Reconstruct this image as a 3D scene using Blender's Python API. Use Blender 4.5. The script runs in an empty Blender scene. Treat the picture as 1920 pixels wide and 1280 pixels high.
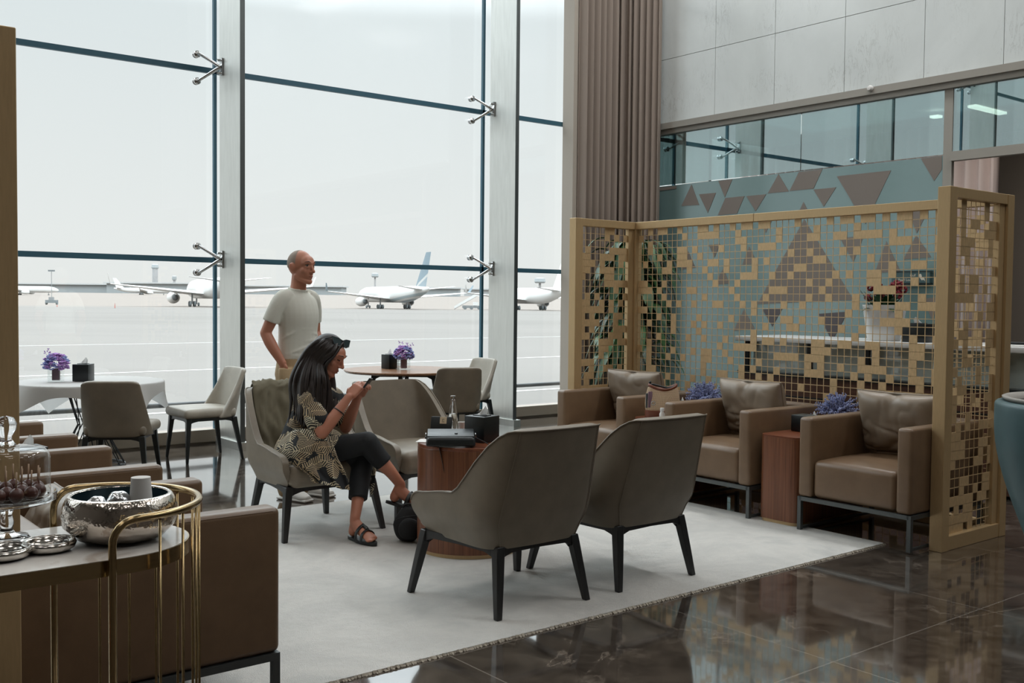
import bpy, bmesh, math, random
from mathutils import Vector, Matrix, Euler, noise
PI = math.pi
C = bpy.context.scene.collection
R = math.radians

# ------------------------------------------------------------------ camera maths (image taken as 1920 x 1280)
EYE = Vector((0, 0, 1.45)); YAW, PITCH, ROLL, FOC = R(51.398), R(2.251), 0.009626, 1928.75
_f = Vector((math.cos(YAW)*math.cos(PITCH), math.sin(YAW)*math.cos(PITCH), -math.sin(PITCH)))
_r = _f.cross(Vector((0, 0, 1))).normalized(); _u = _r.cross(_f)
CF = _f; CR = math.cos(ROLL)*_r+math.sin(ROLL)*_u; CU = -math.sin(ROLL)*_r+math.cos(ROLL)*_u
def ray(x, y): return CF+CR*((x-960)/FOC)-CU*((y-640)/FOC)
def at(x, y, d): return EYE+ray(x, y)*d
def onz(x, y, z=0.):
    d = ray(x, y); return EYE+d*((z-EYE.z)/d.z)
def onx(x, y, X):
    d = ray(x, y); return EYE+d*((X-EYE.x)/d.x)

# ------------------------------------------------------------------ mesh collector
def bez(p0, p1, p2, p3, n):
    out = []
    for i in range(n+1):
        t = i/n; s = 1-t
        out.append(Vector(p0)*s**3+Vector(p1)*(3*s*s*t)+Vector(p2)*(3*s*t*t)+Vector(p3)*t**3)
    return out
def spline(pts, n=6):
    pts = [Vector(p) for p in pts]; P = [pts[0]*2-pts[1]]+pts+[pts[-1]*2-pts[-2]]; out = []
    for i in range(1, len(P)-2):
        a, b, c, d = P[i-1:i+3]
        for k in range(n):
            t = k/n
            out.append(.5*((2*b)+(c-a)*t+(2*a-5*b+4*c-d)*t*t+(3*b-a-3*c+d)*t**3))
    out.append(P[-2]); return out
def lerpl(vals, n):
    if not isinstance(vals, (list, tuple)): return [vals]*n
    if any(isinstance(v, tuple) for v in vals): vals = [v if isinstance(v, tuple) else (v, v) for v in vals]
    m = len(vals)-1; out = []
    for i in range(n):
        t = i/(n-1)*m; k = min(int(t), m-1); f = t-k
        q = [vals[min(max(k+d, 0), m)] for d in (-1, 0, 1, 2)]
        cr = lambda a, b, c, d: max(.5*((2*b)+(c-a)*f+(2*a-5*b+4*c-d)*f*f+(3*b-a-3*c+d)*f**3), min(b, c)*.6)
        out.append(tuple(cr(*z) for z in zip(*q)) if isinstance(q[0], (tuple, list)) else cr(*q))
    return out
class G:
    def __init__(s): s.v = []; s.f = []; s.m = []
    def add(s, vs, fs, mat=0, M=None):
        b = len(s.v)
        for p in vs:
            p = Vector(p); s.v.append(M @ p if M is not None else p)
        for f in fs: s.f.append(tuple(b+i for i in f)); s.m.append(mat)
        return s
    def box(s, c, d, mat=0, M=None):
        x, y, z = c; a, b, e = d[0]/2, d[1]/2, d[2]/2
        vs = [(x+i*a, y+j*b, z+k*e) for k in (-1, 1) for j in (-1, 1) for i in (-1, 1)]
        return s.add(vs, [(0, 2, 3, 1), (4, 5, 7, 6), (0, 1, 5, 4), (2, 6, 7, 3), (0, 4, 6, 2), (1, 3, 7, 5)], mat, M)
    def bb(s, lo, hi, mat=0, M=None):
        return s.box([(a+b)/2 for a, b in zip(lo, hi)], [abs(b-a) for a, b in zip(lo, hi)], mat, M)
    def rbox(s, c, d, r=.02, seg=3, mat=0, M=None, fn=None, cuts=0):
        bm = bmesh.new(); bmesh.ops.create_cube(bm, size=1)
        for v in bm.verts: v.co = Vector((v.co.x*d[0], v.co.y*d[1], v.co.z*d[2]))
        bmesh.ops.bevel(bm, geom=bm.edges[:], offset=min(r, min(d)*.49), segments=seg, profile=.5, affect='EDGES')
        if cuts:
            bmesh.ops.subdivide_edges(bm, edges=[e for e in bm.edges if e.calc_length() > min(d)*.3], cuts=cuts, use_grid_fill=True)
        if fn:
            for v in bm.verts: v.co = Vector(fn(v.co.x/d[0]*2, v.co.y/d[1]*2, v.co.z/d[2]*2, v.co))
        bm.verts.ensure_lookup_table()
        vs = [v.co+Vector(c) for v in bm.verts]; fs = [[v.index for v in f.verts] for f in bm.faces]; bm.free()
        return s.add(vs, fs, mat, M)
    def loft(s, rings, mat=0, cap=True, closed=True, M=None):
        n = len(rings[0]); vs = [p for r in rings for p in r]; fs = []
        for i in range(len(rings)-1):
            for j in range(n if closed else n-1):
                k = (j+1) % n; fs.append((i*n+j, i*n+k, (i+1)*n+k, (i+1)*n+j))
        if cap and closed: fs.append(tuple(range(n-1, -1, -1))); fs.append(tuple((len(rings)-1)*n+j for j in range(n)))
        return s.add(vs, fs, mat, M)
    def tube(s, pts, rad, n=8, mat=0, cap=True, M=None, up=None, rot=0):
        pts = [Vector(p) for p in pts]; rings = []
        rr = rad if isinstance(rad, list) else [rad]*len(pts)
        if len(rr) != len(pts): rr = lerpl(rr, len(pts))
        pu = None
        for i, p in enumerate(pts):
            t = (pts[min(i+1, len(pts)-1)]-pts[max(i-1, 0)]).normalized()
            if pu is None:
                pu = Vector(up) if up else (Vector((0, 0, 1)) if abs(t.z) < .9 else Vector((0, 1, 0)))
            a = t.cross(pu)
            if a.length < 1e-6: a = t.orthogonal()
            a.normalize(); b = a.cross(t).normalized(); pu = b
            q = rr[i]; qa, qb = (q if isinstance(q, (tuple, list)) else (q, q))
            rings.append([p+a*(qa*math.cos(rot+2*PI*k/n))+b*(qb*math.sin(rot+2*PI*k/n)) for k in range(n)])
        return s.loft(rings, mat, cap, True, M)
    def lathe(s, prof, n=32, mat=0, M=None, cap=True, sx=1, sy=1):
        rings = [[Vector((r*math.cos(2*PI*k/n)*sx, r*math.sin(2*PI*k/n)*sy, z)) for k in range(n)] for r, z in prof]
        return s.loft(rings, mat, cap, True, M)
    def ball(s, c, r, n=12, m=8, mat=0, M=None, fn=None):
        rx, ry, rz = r if isinstance(r, (tuple, list)) else (r, r, r)
        vs = [Vector((0, 0, -1))]
        for i in range(1, m):
            a = -PI/2+PI*i/m
            for k in range(n): vs.append(Vector((math.cos(a)*math.cos(2*PI*k/n), math.cos(a)*math.sin(2*PI*k/n), math.sin(a))))
        vs.append(Vector((0, 0, 1))); fs = []
        for k in range(n): fs.append((0, 1+(k+1) % n, 1+k))
        for i in range(m-2):
            for k in range(n):
                j = (k+1) % n; fs.append((1+i*n+k, 1+i*n+j, 1+(i+1)*n+j, 1+(i+1)*n+k))
        L = len(vs)-1; b = 1+(m-2)*n
        for k in range(n): fs.append((b+k, b+(k+1) % n, L))
        out = []
        for v in vs:
            q = Vector((v.x*rx, v.y*ry, v.z*rz))
            if fn: q = Vector(fn(v, q))
            out.append(q+Vector(c))
        return s.add(out, fs, mat, M)
    def prism(s, poly, z0, z1, mat=0, M=None):
        n = len(poly); vs = [(x, y, z0) for x, y in poly]+[(x, y, z1) for x, y in poly]
        fs = [tuple(range(n-1, -1, -1)), tuple(range(n, 2*n))]+[(i, (i+1) % n, n+(i+1) % n, n+i) for i in range(n)]
        return s.add(vs, fs, mat, M)
    def grid(s, fn, nu, nv, mat=0, M=None):
        vs = [fn(i/nu, j/nv) for j in range(nv+1) for i in range(nu+1)]
        fs = [(j*(nu+1)+i, j*(nu+1)+i+1, (j+1)*(nu+1)+i+1, (j+1)*(nu+1)+i) for j in range(nv) for i in range(nu)]
        return s.add(vs, fs, mat, M)
    def join(s, g, M=None):
        b = len(s.v); s.v += [M @ p for p in g.v] if M is not None else g.v
        s.f += [tuple(b+i for i in f) for f in g.f]; s.m += g.m
        return s
    def build(s, name, mats, parent=None, smooth=40, label=None):
        me = bpy.data.meshes.new(name); me.from_pydata([tuple(p) for p in s.v], [], s.f)
        mats = mats if isinstance(mats, (list, tuple)) else [mats]
        for m in mats: me.materials.append(m)
        if len(mats) > 1: me.polygons.foreach_set('material_index', s.m)
        bm = bmesh.new(); bm.from_mesh(me); bmesh.ops.recalc_face_normals(bm, faces=bm.faces[:]); bm.to_mesh(me); bm.free()
        if smooth:
            me.shade_smooth()
            if smooth < 180: me.set_sharp_from_angle(angle=R(smooth))
        me.update()
        o = bpy.data.objects.new(name, me); C.objects.link(o)
        if parent is not None: o.parent = parent
        if label: o['label'] = label
        return o
def subsurf(o, lv=1):
    m = o.modifiers.new('s', 'SUBSURF'); m.levels = lv; m.render_levels = lv; return o
def solid(o, t, off=-1):
    m = o.modifiers.new('t', 'SOLIDIFY'); m.thickness = t; m.offset = off; return o
def bevel(o, w, seg=2):
    m = o.modifiers.new('b', 'BEVEL'); m.width = w; m.segments = seg; m.limit_method = 'ANGLE'; return o
def remesh(o, vox, it=3):
    m = o.modifiers.new('r', 'REMESH'); m.mode = 'VOXEL'; m.voxel_size = vox; m.use_smooth_shade = True
    if it:
        m = o.modifiers.new('s', 'SMOOTH'); m.iterations = it; m.factor = .5
    return o
def tag(o, label, cat, group=None, kind=None):
    o['label'] = label; o['category'] = cat
    if group: o['group'] = group
    if kind: o['kind'] = kind
    return o
def thing(name, label, cat, loc=(0, 0, 0), rz=0, group=None):
    o = bpy.data.objects.new(name, None); C.objects.link(o); o.empty_display_size = .1
    o.location = loc; o.rotation_euler = (0, 0, rz)
    return tag(o, label, cat, group)
def struct(o):
    o['kind'] = 'structure'; return o
def dup(root, loc, rz, label, group=None):
    def cp(o, par):
        c = o.copy(); C.objects.link(c)
        if par is not None: c.parent = par
        for ch in list(o.children): cp(ch, c)
        return c
    r = cp(root, None); r.location = loc; r.rotation_euler = (0, 0, rz); r['label'] = label
    if group: r['group'] = group
    return r
def TM(loc=(0, 0, 0), rx=0, ry=0, rz=0, sc=1):
    return Matrix.Translation(Vector(loc)) @ Euler((rx, ry, rz)).to_matrix().to_4x4() @ Matrix.Scale(sc, 4)
def frame(o, x, y, z):
    m = Matrix.Identity(4)
    for i, a in enumerate((x, y, z)): m.col[i][:3] = Vector(a)
    m.col[3][:3] = Vector(o); return m

# ------------------------------------------------------------------ materials
def lin(c):
    c = c/255; return c/12.92 if c <= .04045 else ((c+.055)/1.055)**2.4
def S(r, g, b): return (lin(r), lin(g), lin(b), 1)
class NM:
    def __init__(s, name):
        s.m = bpy.data.materials.new(name); s.m.use_nodes = True; s.t = s.m.node_tree
        s.b = s.t.nodes['Principled BSDF']; s.out = s.t.nodes['Material Output']
    def n(s, ty, **k):
        o = s.t.nodes.new(ty)
        for a, v in k.items():
            if a in o.inputs: o.inputs[a].default_value = v
            else: setattr(o, a, v)
        return o
    def l(s, a, b): s.t.links.new(a, b)
    def set(s, **k):
        for a, v in k.items(): s.b.inputs[a.replace('_', ' ')].default_value = v
        return s
    def co(s, kind='Object', scale=(1, 1, 1), rot=(0, 0, 0)):
        c = s.n('ShaderNodeTexCoord'); m = s.n('ShaderNodeMapping'); m.inputs['Scale'].default_value = scale; m.inputs['Rotation'].default_value = rot
        s.l(c.outputs[kind], m.inputs['Vector']); return m.outputs[0]
    def noise(s, vec, scale, detail=4, rough=.55, dist=0):
        o = s.n('ShaderNodeTexNoise'); o.inputs['Scale'].default_value = scale; o.inputs['Detail'].default_value = detail
        o.inputs['Roughness'].default_value = rough; o.inputs['Distortion'].default_value = dist
        s.l(vec, o.inputs['Vector']); return o.outputs['Fac']
    def ramp(s, fac, stops, interp='LINEAR'):
        o = s.n('ShaderNodeValToRGB'); o.color_ramp.interpolation = interp; e = o.color_ramp.elements
        while len(e) < len(stops): e.new(.5)
        for x, (p, c) in zip(e, stops): x.position = p; x.color = c if len(c) == 4 else (*c, 1)
        s.l(fac, o.inputs[0]); return o.outputs[0]
    def bump(s, h, st=.1, dist=.01):
        o = s.n('ShaderNodeBump'); o.inputs['Strength'].default_value = st; o.inputs['Distance'].default_value = dist
        s.l(h, o.inputs['Height']); s.l(o.outputs[0], s.b.inputs['Normal'])
    def mix(s, fac, a, b, blend='MIX'):
        o = s.n('ShaderNodeMix', data_type='RGBA', blend_type=blend)
        for v, i in ((fac, 0), (a, 6), (b, 7)):
            if hasattr(v, 'is_output'): s.l(v, o.inputs[i])
            else: o.inputs[i].default_value = v
        return o.outputs[2]
    def math(s, op, a, b=None, clamp=False):
        o = s.n('ShaderNodeMath', operation=op, use_clamp=clamp)
        for i, v in enumerate((a, b)):
            if v is None: continue
            if hasattr(v, 'is_output'): s.l(v, o.inputs[i])
            else: o.inputs[i].default_value = v
        return o.outputs[0]
    def col(s, v): s.l(v, s.b.inputs['Base Color']); return s
def plain(name, c, rough=.5, metal=0, spec=.5, bump=0, bscale=200, var=0):
    m = NM(name); m.set(Base_Color=c, Roughness=rough, Metallic=metal, Specular_IOR_Level=spec)
    if var or bump:
        v = m.co()
        if var:
            f = m.noise(v, bscale*.06, 3); d = tuple(x*(1-var) for x in c[:3])+(1,); e = tuple(min(1, x*(1+var)) for x in c[:3])+(1,)
            m.col(m.ramp(f, [(.3, d), (.7, e)]))
        if bump: m.bump(m.noise(v, bscale, 3), bump, .002)
    return m.m
def leather(name, c, rough=.42, sc=1):
    m = NM(name); v = m.co(); m.set(Roughness=rough)
    f = m.noise(v, 9*sc, 4); d = tuple(x*.9 for x in c[:3])+(1,); e = tuple(x*1.1 for x in c[:3])+(1,)
    m.col(m.ramp(f, [(.3, d), (.7, e)]))
    m.bump(m.noise(v, 420*sc, 3, .6), .25, .0012); return m.m
def woodm(name, a, b, scale=(40, 40, 1.2), rough=.38):
    m = NM(name); v = m.co(scale=scale); m.set(Roughness=rough)
    f = m.noise(v, 1.6, 6, .62, .4); m.col(m.ramp(f, [(.28, a), (.72, b)])); m.bump(f, .06, .002); return m.m
def metalm(name, c, rough=.3, metal=1, brush=(1, 1, 60), amt=.12):
    m = NM(name); v = m.co(scale=brush); m.set(Metallic=metal)
    f = m.noise(v, 6, 4); m.col(m.ramp(f, [(.3, tuple(x*(1-amt) for x in c[:3])), (.7, tuple(min(1, x*(1+amt)) for x in c[:3]))]))
    rr = m.n('ShaderNodeMapRange'); rr.inputs[3].default_value = rough*.8; rr.inputs[4].default_value = rough*1.25
    m.l(f, rr.inputs[0]); m.l(rr.outputs[0], m.b.inputs['Roughness']); return m.m
def sheet_glass(name, tint, refl_ior=1.5, refl=(1, 1, 1, 1), base_refl=0.):
    # a thin pane: part mirror (Fresnel), part clear
    m = NM(name); m.t.nodes.remove(m.b)
    tr = m.n('ShaderNodeBsdfTransparent', Color=tint); gl = m.n('ShaderNodeBsdfGlossy', Color=refl, Roughness=0.)
    fr = m.n('ShaderNodeFresnel'); ge = m.n('ShaderNodeNewGeometry')
    # same Fresnel curve on both faces of a pane
    m.l(m.math('ADD', m.math('MULTIPLY', ge.outputs['Backfacing'], 1/refl_ior-refl_ior), refl_ior), fr.inputs['IOR'])
    fac = m.math('ADD', fr.outputs[0], base_refl, True)
    mx = m.n('ShaderNodeMixShader'); m.l(fac, mx.inputs[0]); m.l(tr.outputs[0], mx.inputs[1]); m.l(gl.outputs[0], mx.inputs[2])
    m.l(mx.outputs[0], m.out.inputs[0]); return m.m

M = {}
M['leather_taupe'] = leather('taupe_leather', S(126, 116, 101), .45)
M['leather_tan'] = leather('tan_leather', S(116, 93, 71), .36)
M['leather_cushion'] = leather('cushion_leather', S(140, 126, 110), .34)
M['leather_light'] = leather('pale_grey_leather', S(168, 162, 150), .42)
M['leather_teal'] = leather('teal_leather', S(56, 86, 90), .42)
M['piping'] = leather('grey_piping', S(150, 145, 138), .5)
M['leg_wood'] = woodm('dark_stained_wood', S(26, 27, 28), S(44, 44, 44), rough=.4)
M['walnut'] = woodm('walnut_veneer', S(84, 48, 31), S(136, 86, 58), (60, 60, 1.0), .32)
M['walnut_top'] = woodm('walnut_top', S(96, 52, 36), S(138, 82, 56), (2, 50, 50), .28)
M['table_wood'] = woodm('table_wood', S(120, 84, 60), S(160, 120, 90), (3, 40, 40), .25)
M['counter_wood'] = woodm('counter_wood', S(70, 44, 34), S(100, 66, 50), (40, 2, 40), .4)
M['brass'] = metalm('brushed_brass', S(196, 168, 126), .42, .42, (30, 30, 3), .06)
M['brass_tile'] = metalm('brass_tile', S(210, 181, 138), .45, .38, (16, 16, 5), .12)
M['brass_shiny'] = metalm('polished_brass', S(168, 146, 108), .2, 1, (2, 2, 20), .06)
M['steel'] = metalm('brushed_steel', S(205, 206, 202), .38, .9, (6, 6, .6), .06)
M['steel_dark'] = metalm('gunmetal', S(96, 100, 100), .45, .8, (3, 3, 20), .05)
M['chrome'] = plain('chrome', S(205, 207, 208), .12, 1)
M['silver'] = plain('silver', S(200, 196, 190), .14, 1)
M['black'] = plain('black_lacquer', S(22, 28, 30), .35)
M['black_leather'] = leather('black_leather', S(26, 32, 34), .38)
M['black_cloth'] = plain('black_cloth', S(24, 26, 28), .8, bump=.3, bscale=300)
M['black_metal'] = plain('black_metal', S(22, 24, 26), .4, .4)
M['frame_dark'] = plain('dark_window_gasket', S(54, 98, 116), .5)
M['paper'] = plain('white_paper', S(226, 224, 220), .8)
M['card'] = plain('cream_card', S(206, 190, 160), .7)
M['white_pot'] = plain('white_ceramic', S(226, 226, 224), .3)
M['white_stone'] = plain('white_counter_stone', S(214, 214, 212), .25, var=.05, bscale=100)
M['mauve_block'] = plain('mauve_block', S(118, 92, 104), .5)
M['leaf'] = plain('leaf_green', S(52, 92, 46), .45, var=.35, bscale=100)
M['leaf_dark'] = plain('leaf_dark_green', S(28, 66, 34), .4, var=.35, bscale=100)
M['lavender'] = plain('lavender_flower', S(156, 166, 206), .9, var=.3, bscale=400)
M['flower_purple'] = plain('purple_petal', S(178, 138, 204), .8, var=.25, bscale=900)
M['flower_blue'] = plain('blue_petal', S(150, 160, 212), .8, var=.25, bscale=900)
M['flower_red'] = plain('dark_red_petal', S(120, 22, 36), .7, var=.3, bscale=600)
M['stem'] = plain('stem_green', S(86, 96, 60), .6)
M['skin_man'] = NM('skin_man').set(Base_Color=S(186, 128, 104), Roughness=.5, Subsurface_Weight=.08).m
M['skin_woman'] = NM('skin_woman').set(Base_Color=S(184, 124, 100), Roughness=.46, Subsurface_Weight=.08).m
M['hair_dark'] = plain('dark_brown_hair', S(30, 22, 19), .5, var=.3, bscale=500)
M['hair_grey'] = plain('cropped_grey_hair', S(150, 136, 124), .8)
M['lips'] = plain('lips', S(150, 82, 76), .4)
M['eye_white'] = plain('eye_white', S(220, 214, 206), .3)
M['iris'] = plain('dark_iris', S(30, 22, 18), .2)
M['tshirt'] = plain('off_white_cotton', S(214, 214, 204), .85, bump=.25, bscale=22)
M['khaki'] = plain('khaki_twill', S(176, 152, 118), .85, bump=.35, bscale=18)
M['olive'] = plain('olive_canvas', S(112, 106, 88), .9, bump=.35, bscale=40)
M['leggings'] = plain('black_jersey', S(16, 20, 24), .75)
M['glass_clear'] = sheet_glass('clear_glass', (.96, .97, .97, 1), 1.45)
M['rim_glass'] = NM('thick_glass').set(Base_Color=(1, 1, 1, 1), Roughness=.02, Transmission_Weight=1, IOR=1.45).m
# ================================================================== SETTING
YG = 9.93                                      # plane of the glass front
XW = 9.67                                      # plane of the right-hand wall
# ---- floor: polished dark brown marble tiles
m = NM('floor_marble'); v = m.co('Object')
n1 = m.noise(v, 1.3, 6, .62, .6); n2 = m.noise(v, 7, 5, .6, .5)
base = m.mix(m.ramp(n2, [(.3, (0, 0, 0)), (.75, (1, 1, 1))]), S(48, 42, 38), S(92, 83, 74))
vn = m.n('ShaderNodeTexNoise'); vn.inputs['Scale'].default_value = 1.1; vn.inputs['Detail'].default_value = 9; vn.inputs['Roughness'].default_value = .62; vn.inputs['Distortion'].default_value = .5
m.l(v, vn.inputs['Vector'])
vein = m.ramp(m.math('ABSOLUTE', m.math('SUBTRACT', vn.outputs['Fac'], .5)), [(0, (.75, .75, .75)), (.006, (.3, .3, .3)), (.014, (0, 0, 0))])
vf = m.n('ShaderNodeTexNoise'); vf.inputs['Scale'].default_value = 4.2; vf.inputs['Detail'].default_value = 7; vf.inputs['Roughness'].default_value = .66; vf.inputs['Distortion'].default_value = .7
m.l(v, vf.inputs['Vector'])
vein2 = m.ramp(m.math('ABSOLUTE', m.math('SUBTRACT', vf.outputs['Fac'], .5)), [(0, (.5, .5, .5)), (.006, (.15, .15, .15)), (.016, (0, 0, 0))])
vein2 = m.mix(m.ramp(m.noise(v, 2.1, 4), [(.5, (0, 0, 0)), (.6, (1, 1, 1))]), (0, 0, 0, 1), vein2)
vm = m.mix(1., m.mix(m.ramp(n1, [(.42, (0, 0, 0)), (.56, (1, 1, 1))]), (0, 0, 0, 1), vein), vein2, 'ADD')
base = m.mix(vm, base, S(142, 130, 118))
br = m.n('ShaderNodeTexBrick', offset=0.0); br.inputs['Scale'].default_value = 1; br.inputs['Mortar Size'].default_value = .0035
br.inputs['Brick Width'].default_value = 1.2; br.inputs['Row Height'].default_value = 1.2; br.inputs['Mortar Smooth'].default_value = 0
m.l(v, br.inputs['Vector'])
m.col(m.mix(m.math('MULTIPLY', br.outputs['Fac'], .8), base, S(134, 126, 118)))
m.set(IOR=1.55, Roughness=.07, Coat_Weight=.85, Coat_IOR=1.75, Coat_Roughness=.045)
rr = m.n('ShaderNodeMapRange'); rr.inputs[3].default_value = .05; rr.inputs[4].default_value = .13; m.l(n2, rr.inputs[0]); m.l(rr.outputs[0], m.b.inputs['Roughness'])
M['floor'] = m.m
struct(G().bb((-7, -7, -.2), (14.2, 9.98, 0)).build('floor', M['floor'], smooth=0))

M['ceiling'] = plain('ceiling_paint', S(206, 206, 202), .8)
M['wall_dim'] = plain('dark_wall_panel', S(112, 106, 100), .6)
M['wall_paint'] = plain('warm_wall_paint', S(176, 166, 154), .7, bump=.05, bscale=60)
struct(G().bb((-7, -7, 8.2), (14.2, 10.2, 8.4)).build('ceiling', M['ceiling'], smooth=0))
struct(G().bb((-7.2, -7, 0), (-7, 9.98, 8.2)).build('wall_left', M['wall_dim'], smooth=0))
struct(G().bb((-7.2, -7.2, 0), (14.2, -7, 8.2)).build('wall_back', M['wall_dim'], smooth=0))

# ---- glass front: bays between the steel fins
JX = [-5.93, -2.59, .75, 4.11, 7.45, 10.8, 14.15]
JZ = [.14, 1.83, 3.70, 5.57, 7.44, 8.2]
M['pane'] = sheet_glass('facade_glass', (.93, .955, .955, 1), 1.45)
M['sill'] = plain('bronze_sill', S(150, 142, 128), .45)
xs = [-7]+JX
for i in range(len(xs)-1):
    a, b = xs[i], xs[i+1]
    w = G(); w.bb((a, 9.86, .02), (b, 10.0, .14)); w.bb((a, 9.88, 0), (b, 9.99, .02)); w = struct(w.build('window_%d' % (i+1), M['sill'], smooth=0))
    for k in range(len(JZ)-1):
        G().bb((a+.014, YG-.006, JZ[k]+.02), (b-.014, YG+.006, JZ[k+1]-.02)).build('pane', M['pane'], w, smooth=0)
    for z in JZ[1:-1]:
        G().bb((a, YG-.02, z-.026), (b, YG+.02, z+.026)).build('transom_joint', M['frame_dark'], w, smooth=0)
    G().bb((b-.015, YG-.02, .14), (b+.015, YG+.02, 8.2)).build('vertical_joint', M['frame_dark'], w, smooth=0)
# ---- steel fins with spider fittings
def spider_arm(s, sx):
    g = G(); g.tube([(sx*.035, 9.70, 0), (sx*.12, 9.76, s*.065), (sx*.2, 9.835, s*.13)], [(.019, .019), (.015, .015), (.014, .014)], 10)
    return g
for x in JX[:6]:
    c = struct(G().bb((x-.02, 9.28, 0), (x+.02, 9.76, 8.2)).build('steel_column', M['steel'], smooth=0))
    G().bb((x+.02, 9.28, 0), (x+.027, 9.30, 8.2)).bb((x-.02, 9.272, 0), (x+.027, 9.28, 8.2)).build('edge_strip', M['steel_dark'], c, smooth=0)
    G().bb((x-.05, 9.22, 0), (x+.05, 9.8, .075)).build('base_plate', M['steel'], c, smooth=0)
    for z in JZ[1:-1]:
        g = G(); T = TM((x, 0, z))
        for sx in (-1, 1):
            for s in (-1, 1): g.join(spider_arm(s, sx), T)
            g.bb((sx*.022, 9.665, -.085), (sx*.036, 9.70, .085), M=T)
            for s in (-1, 1): g.tube([(sx*.036, 9.685, s*.062), (sx*.075, 9.685, s*.062)], .013, 10, M=T)
        sp = g.build('spider_fitting', M['chrome'], c)
        for sx in (-1, 1):
            for s in (-1, 1):
                g = G(); g.lathe([(.008, 0), (.032, .004), (.034, .02), (.023, .024), (.023, .038), (.034, .042), (.034, .062), (.026, .069), (.004, .072)], 16, M=TM((x+sx*.2, 9.925, z+s*.13), rx=PI/2) @ TM())
                g.build('glass_bolt', M['chrome'], sp)

# ---- right-hand wall: pale marble slabs above a shadow-gap trim, glazed below
m = NM('pale_marble'); v = m.co('Object', (1, 1, 1), (R(25), 0, 0)); n2 = m.noise(m.co('Object'), .9, 5, .6, .5)
sv = m.co('Object', (1, 6, 1.6), (R(32), 0, 0)); n3 = m.noise(sv, 2.2, 8, .65, .8)
vein = m.ramp(m.math('ABSOLUTE', m.math('SUBTRACT', n3, .5)), [(0, (.42, .42, .42)), (.008, (.15, .15, .15)), (.022, (0, 0, 0))])
patch = m.ramp(m.noise(m.co('Object', (1, 1, 1)), 1.7, 3), [(.5, (0, 0, 0)), (.68, (1, 1, 1))])
base = m.ramp(n2, [(.3, S(202, 206, 204)), (.7, S(218, 222, 220))])
m.col(m.mix(m.mix(patch, (0, 0, 0, 1), vein), base, S(128, 126, 120))); m.set(Roughness=.13, IOR=1.9); M['marble'] = m.m
m = plain('marble_gap', S(70, 68, 64), .8)
w = G(); w.bb((XW+.03, -7, 3.71), (XW+.2, 9.36, 8.2), 1)
js = [9.33, 8.25, 7.38, 6.47, 5.56, 4.76, 3.9, 3.0, 2.1, 1.2, .3, -.6, -1.5, -2.4, -3.3, -4.2, -5.1, -6.0, -7]
zs = [3.71, 4.51, 5.55, 6.6, 7.65, 8.2]
for a, b in zip(js, js[1:]):
    for p, q in zip(zs, zs[1:]): w.bb((XW, b+.003, p+.003), (XW+.03, a-.003, q-.003))
struct(w.build('wall_right', [M['marble'], m], smooth=0))
M['trim_paint'] = plain('taupe_trim', S(152, 147, 138), .5)
t = G(); t.bb((XW-.05, -7, 3.63), (XW+.12, 9.36, 3.705)); t.bb((XW-.02, -7, 3.57), (XW+.1, 9.36, 3.63))
struct(t.build('trim_1', M['trim_paint'], smooth=0))
# return wall by the window corner
struct(G().bb((XW, 9.36, 0), (XW+.2, 9.86, 8.2)).build('wall_corner', M['wall_paint'], smooth=0))
# glazed partition
M['part_glass'] = sheet_glass('coated_partition_glass', (.40, .50, .50, 1), 1.5, (.80, .93, .95, 1), .34)
m = NM('frosted_glass'); m.set(Base_Color=S(108, 132, 131), Roughness=.16, IOR=2.3, Specular_Tint=S(222, 238, 240)); M['frosted'] = m.m
M['triangle'] = plain('taupe_film', S(122, 112, 104), .4)
M['triangle_dark'] = plain('dark_taupe_film', S(86, 80, 82), .4)
p = struct(G().bb((XW+.02, 5.30, 0), (XW+.032, 9.34, 2.925)).build('partition_wall', M['frosted'], smooth=0))
for a, b in ((7.02, 9.34), (5.33, 7.01), (4.2, 5.25), (-1, 4.19)):
    G().bb((XW+.02, a, 2.935), (XW+.03, b, 3.57)).build('clear_pane', M['part_glass'], p, smooth=0)
G().bb((XW+.012, 5.25, 0), (XW+.06, 5.34, 3.57)).build('post', M['trim_paint'], p, smooth=0)
G().bb((XW-.02, -1, 2.86), (XW+.06, 5.25, 2.95)).build('door_header', M['trim_paint'], p, smooth=0)
tri = [[(495, 790), (452, 882), (528, 878)], [(527, 832), (600, 826), (565, 912)], [(610, 775), (670, 768), (638, 845)],
       [(640, 848), (722, 840), (690, 915), (608, 922)], [(730, 840), (815, 832), (770, 905)], [(868, 745), (822, 828), (912, 820)],
       [(955, 737), (1056, 725), (1018, 808), (915, 818)], [(1018, 812), (1115, 802), (1062, 885)], [(1118, 755), (1350, 730), (1240, 960)],
       [(1478, 679), (1568, 668), (1568, 725), (1535, 775)], [(320, 885), (300, 945), (342, 942)], [(312, 824), (430, 808), (430, 797), (312, 808)], [(975, 865), (945, 930), (1005, 925)]]
tri = [[(1080+x/2.2857, y/2.2857) for x, y in t] for t in tri]
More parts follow.
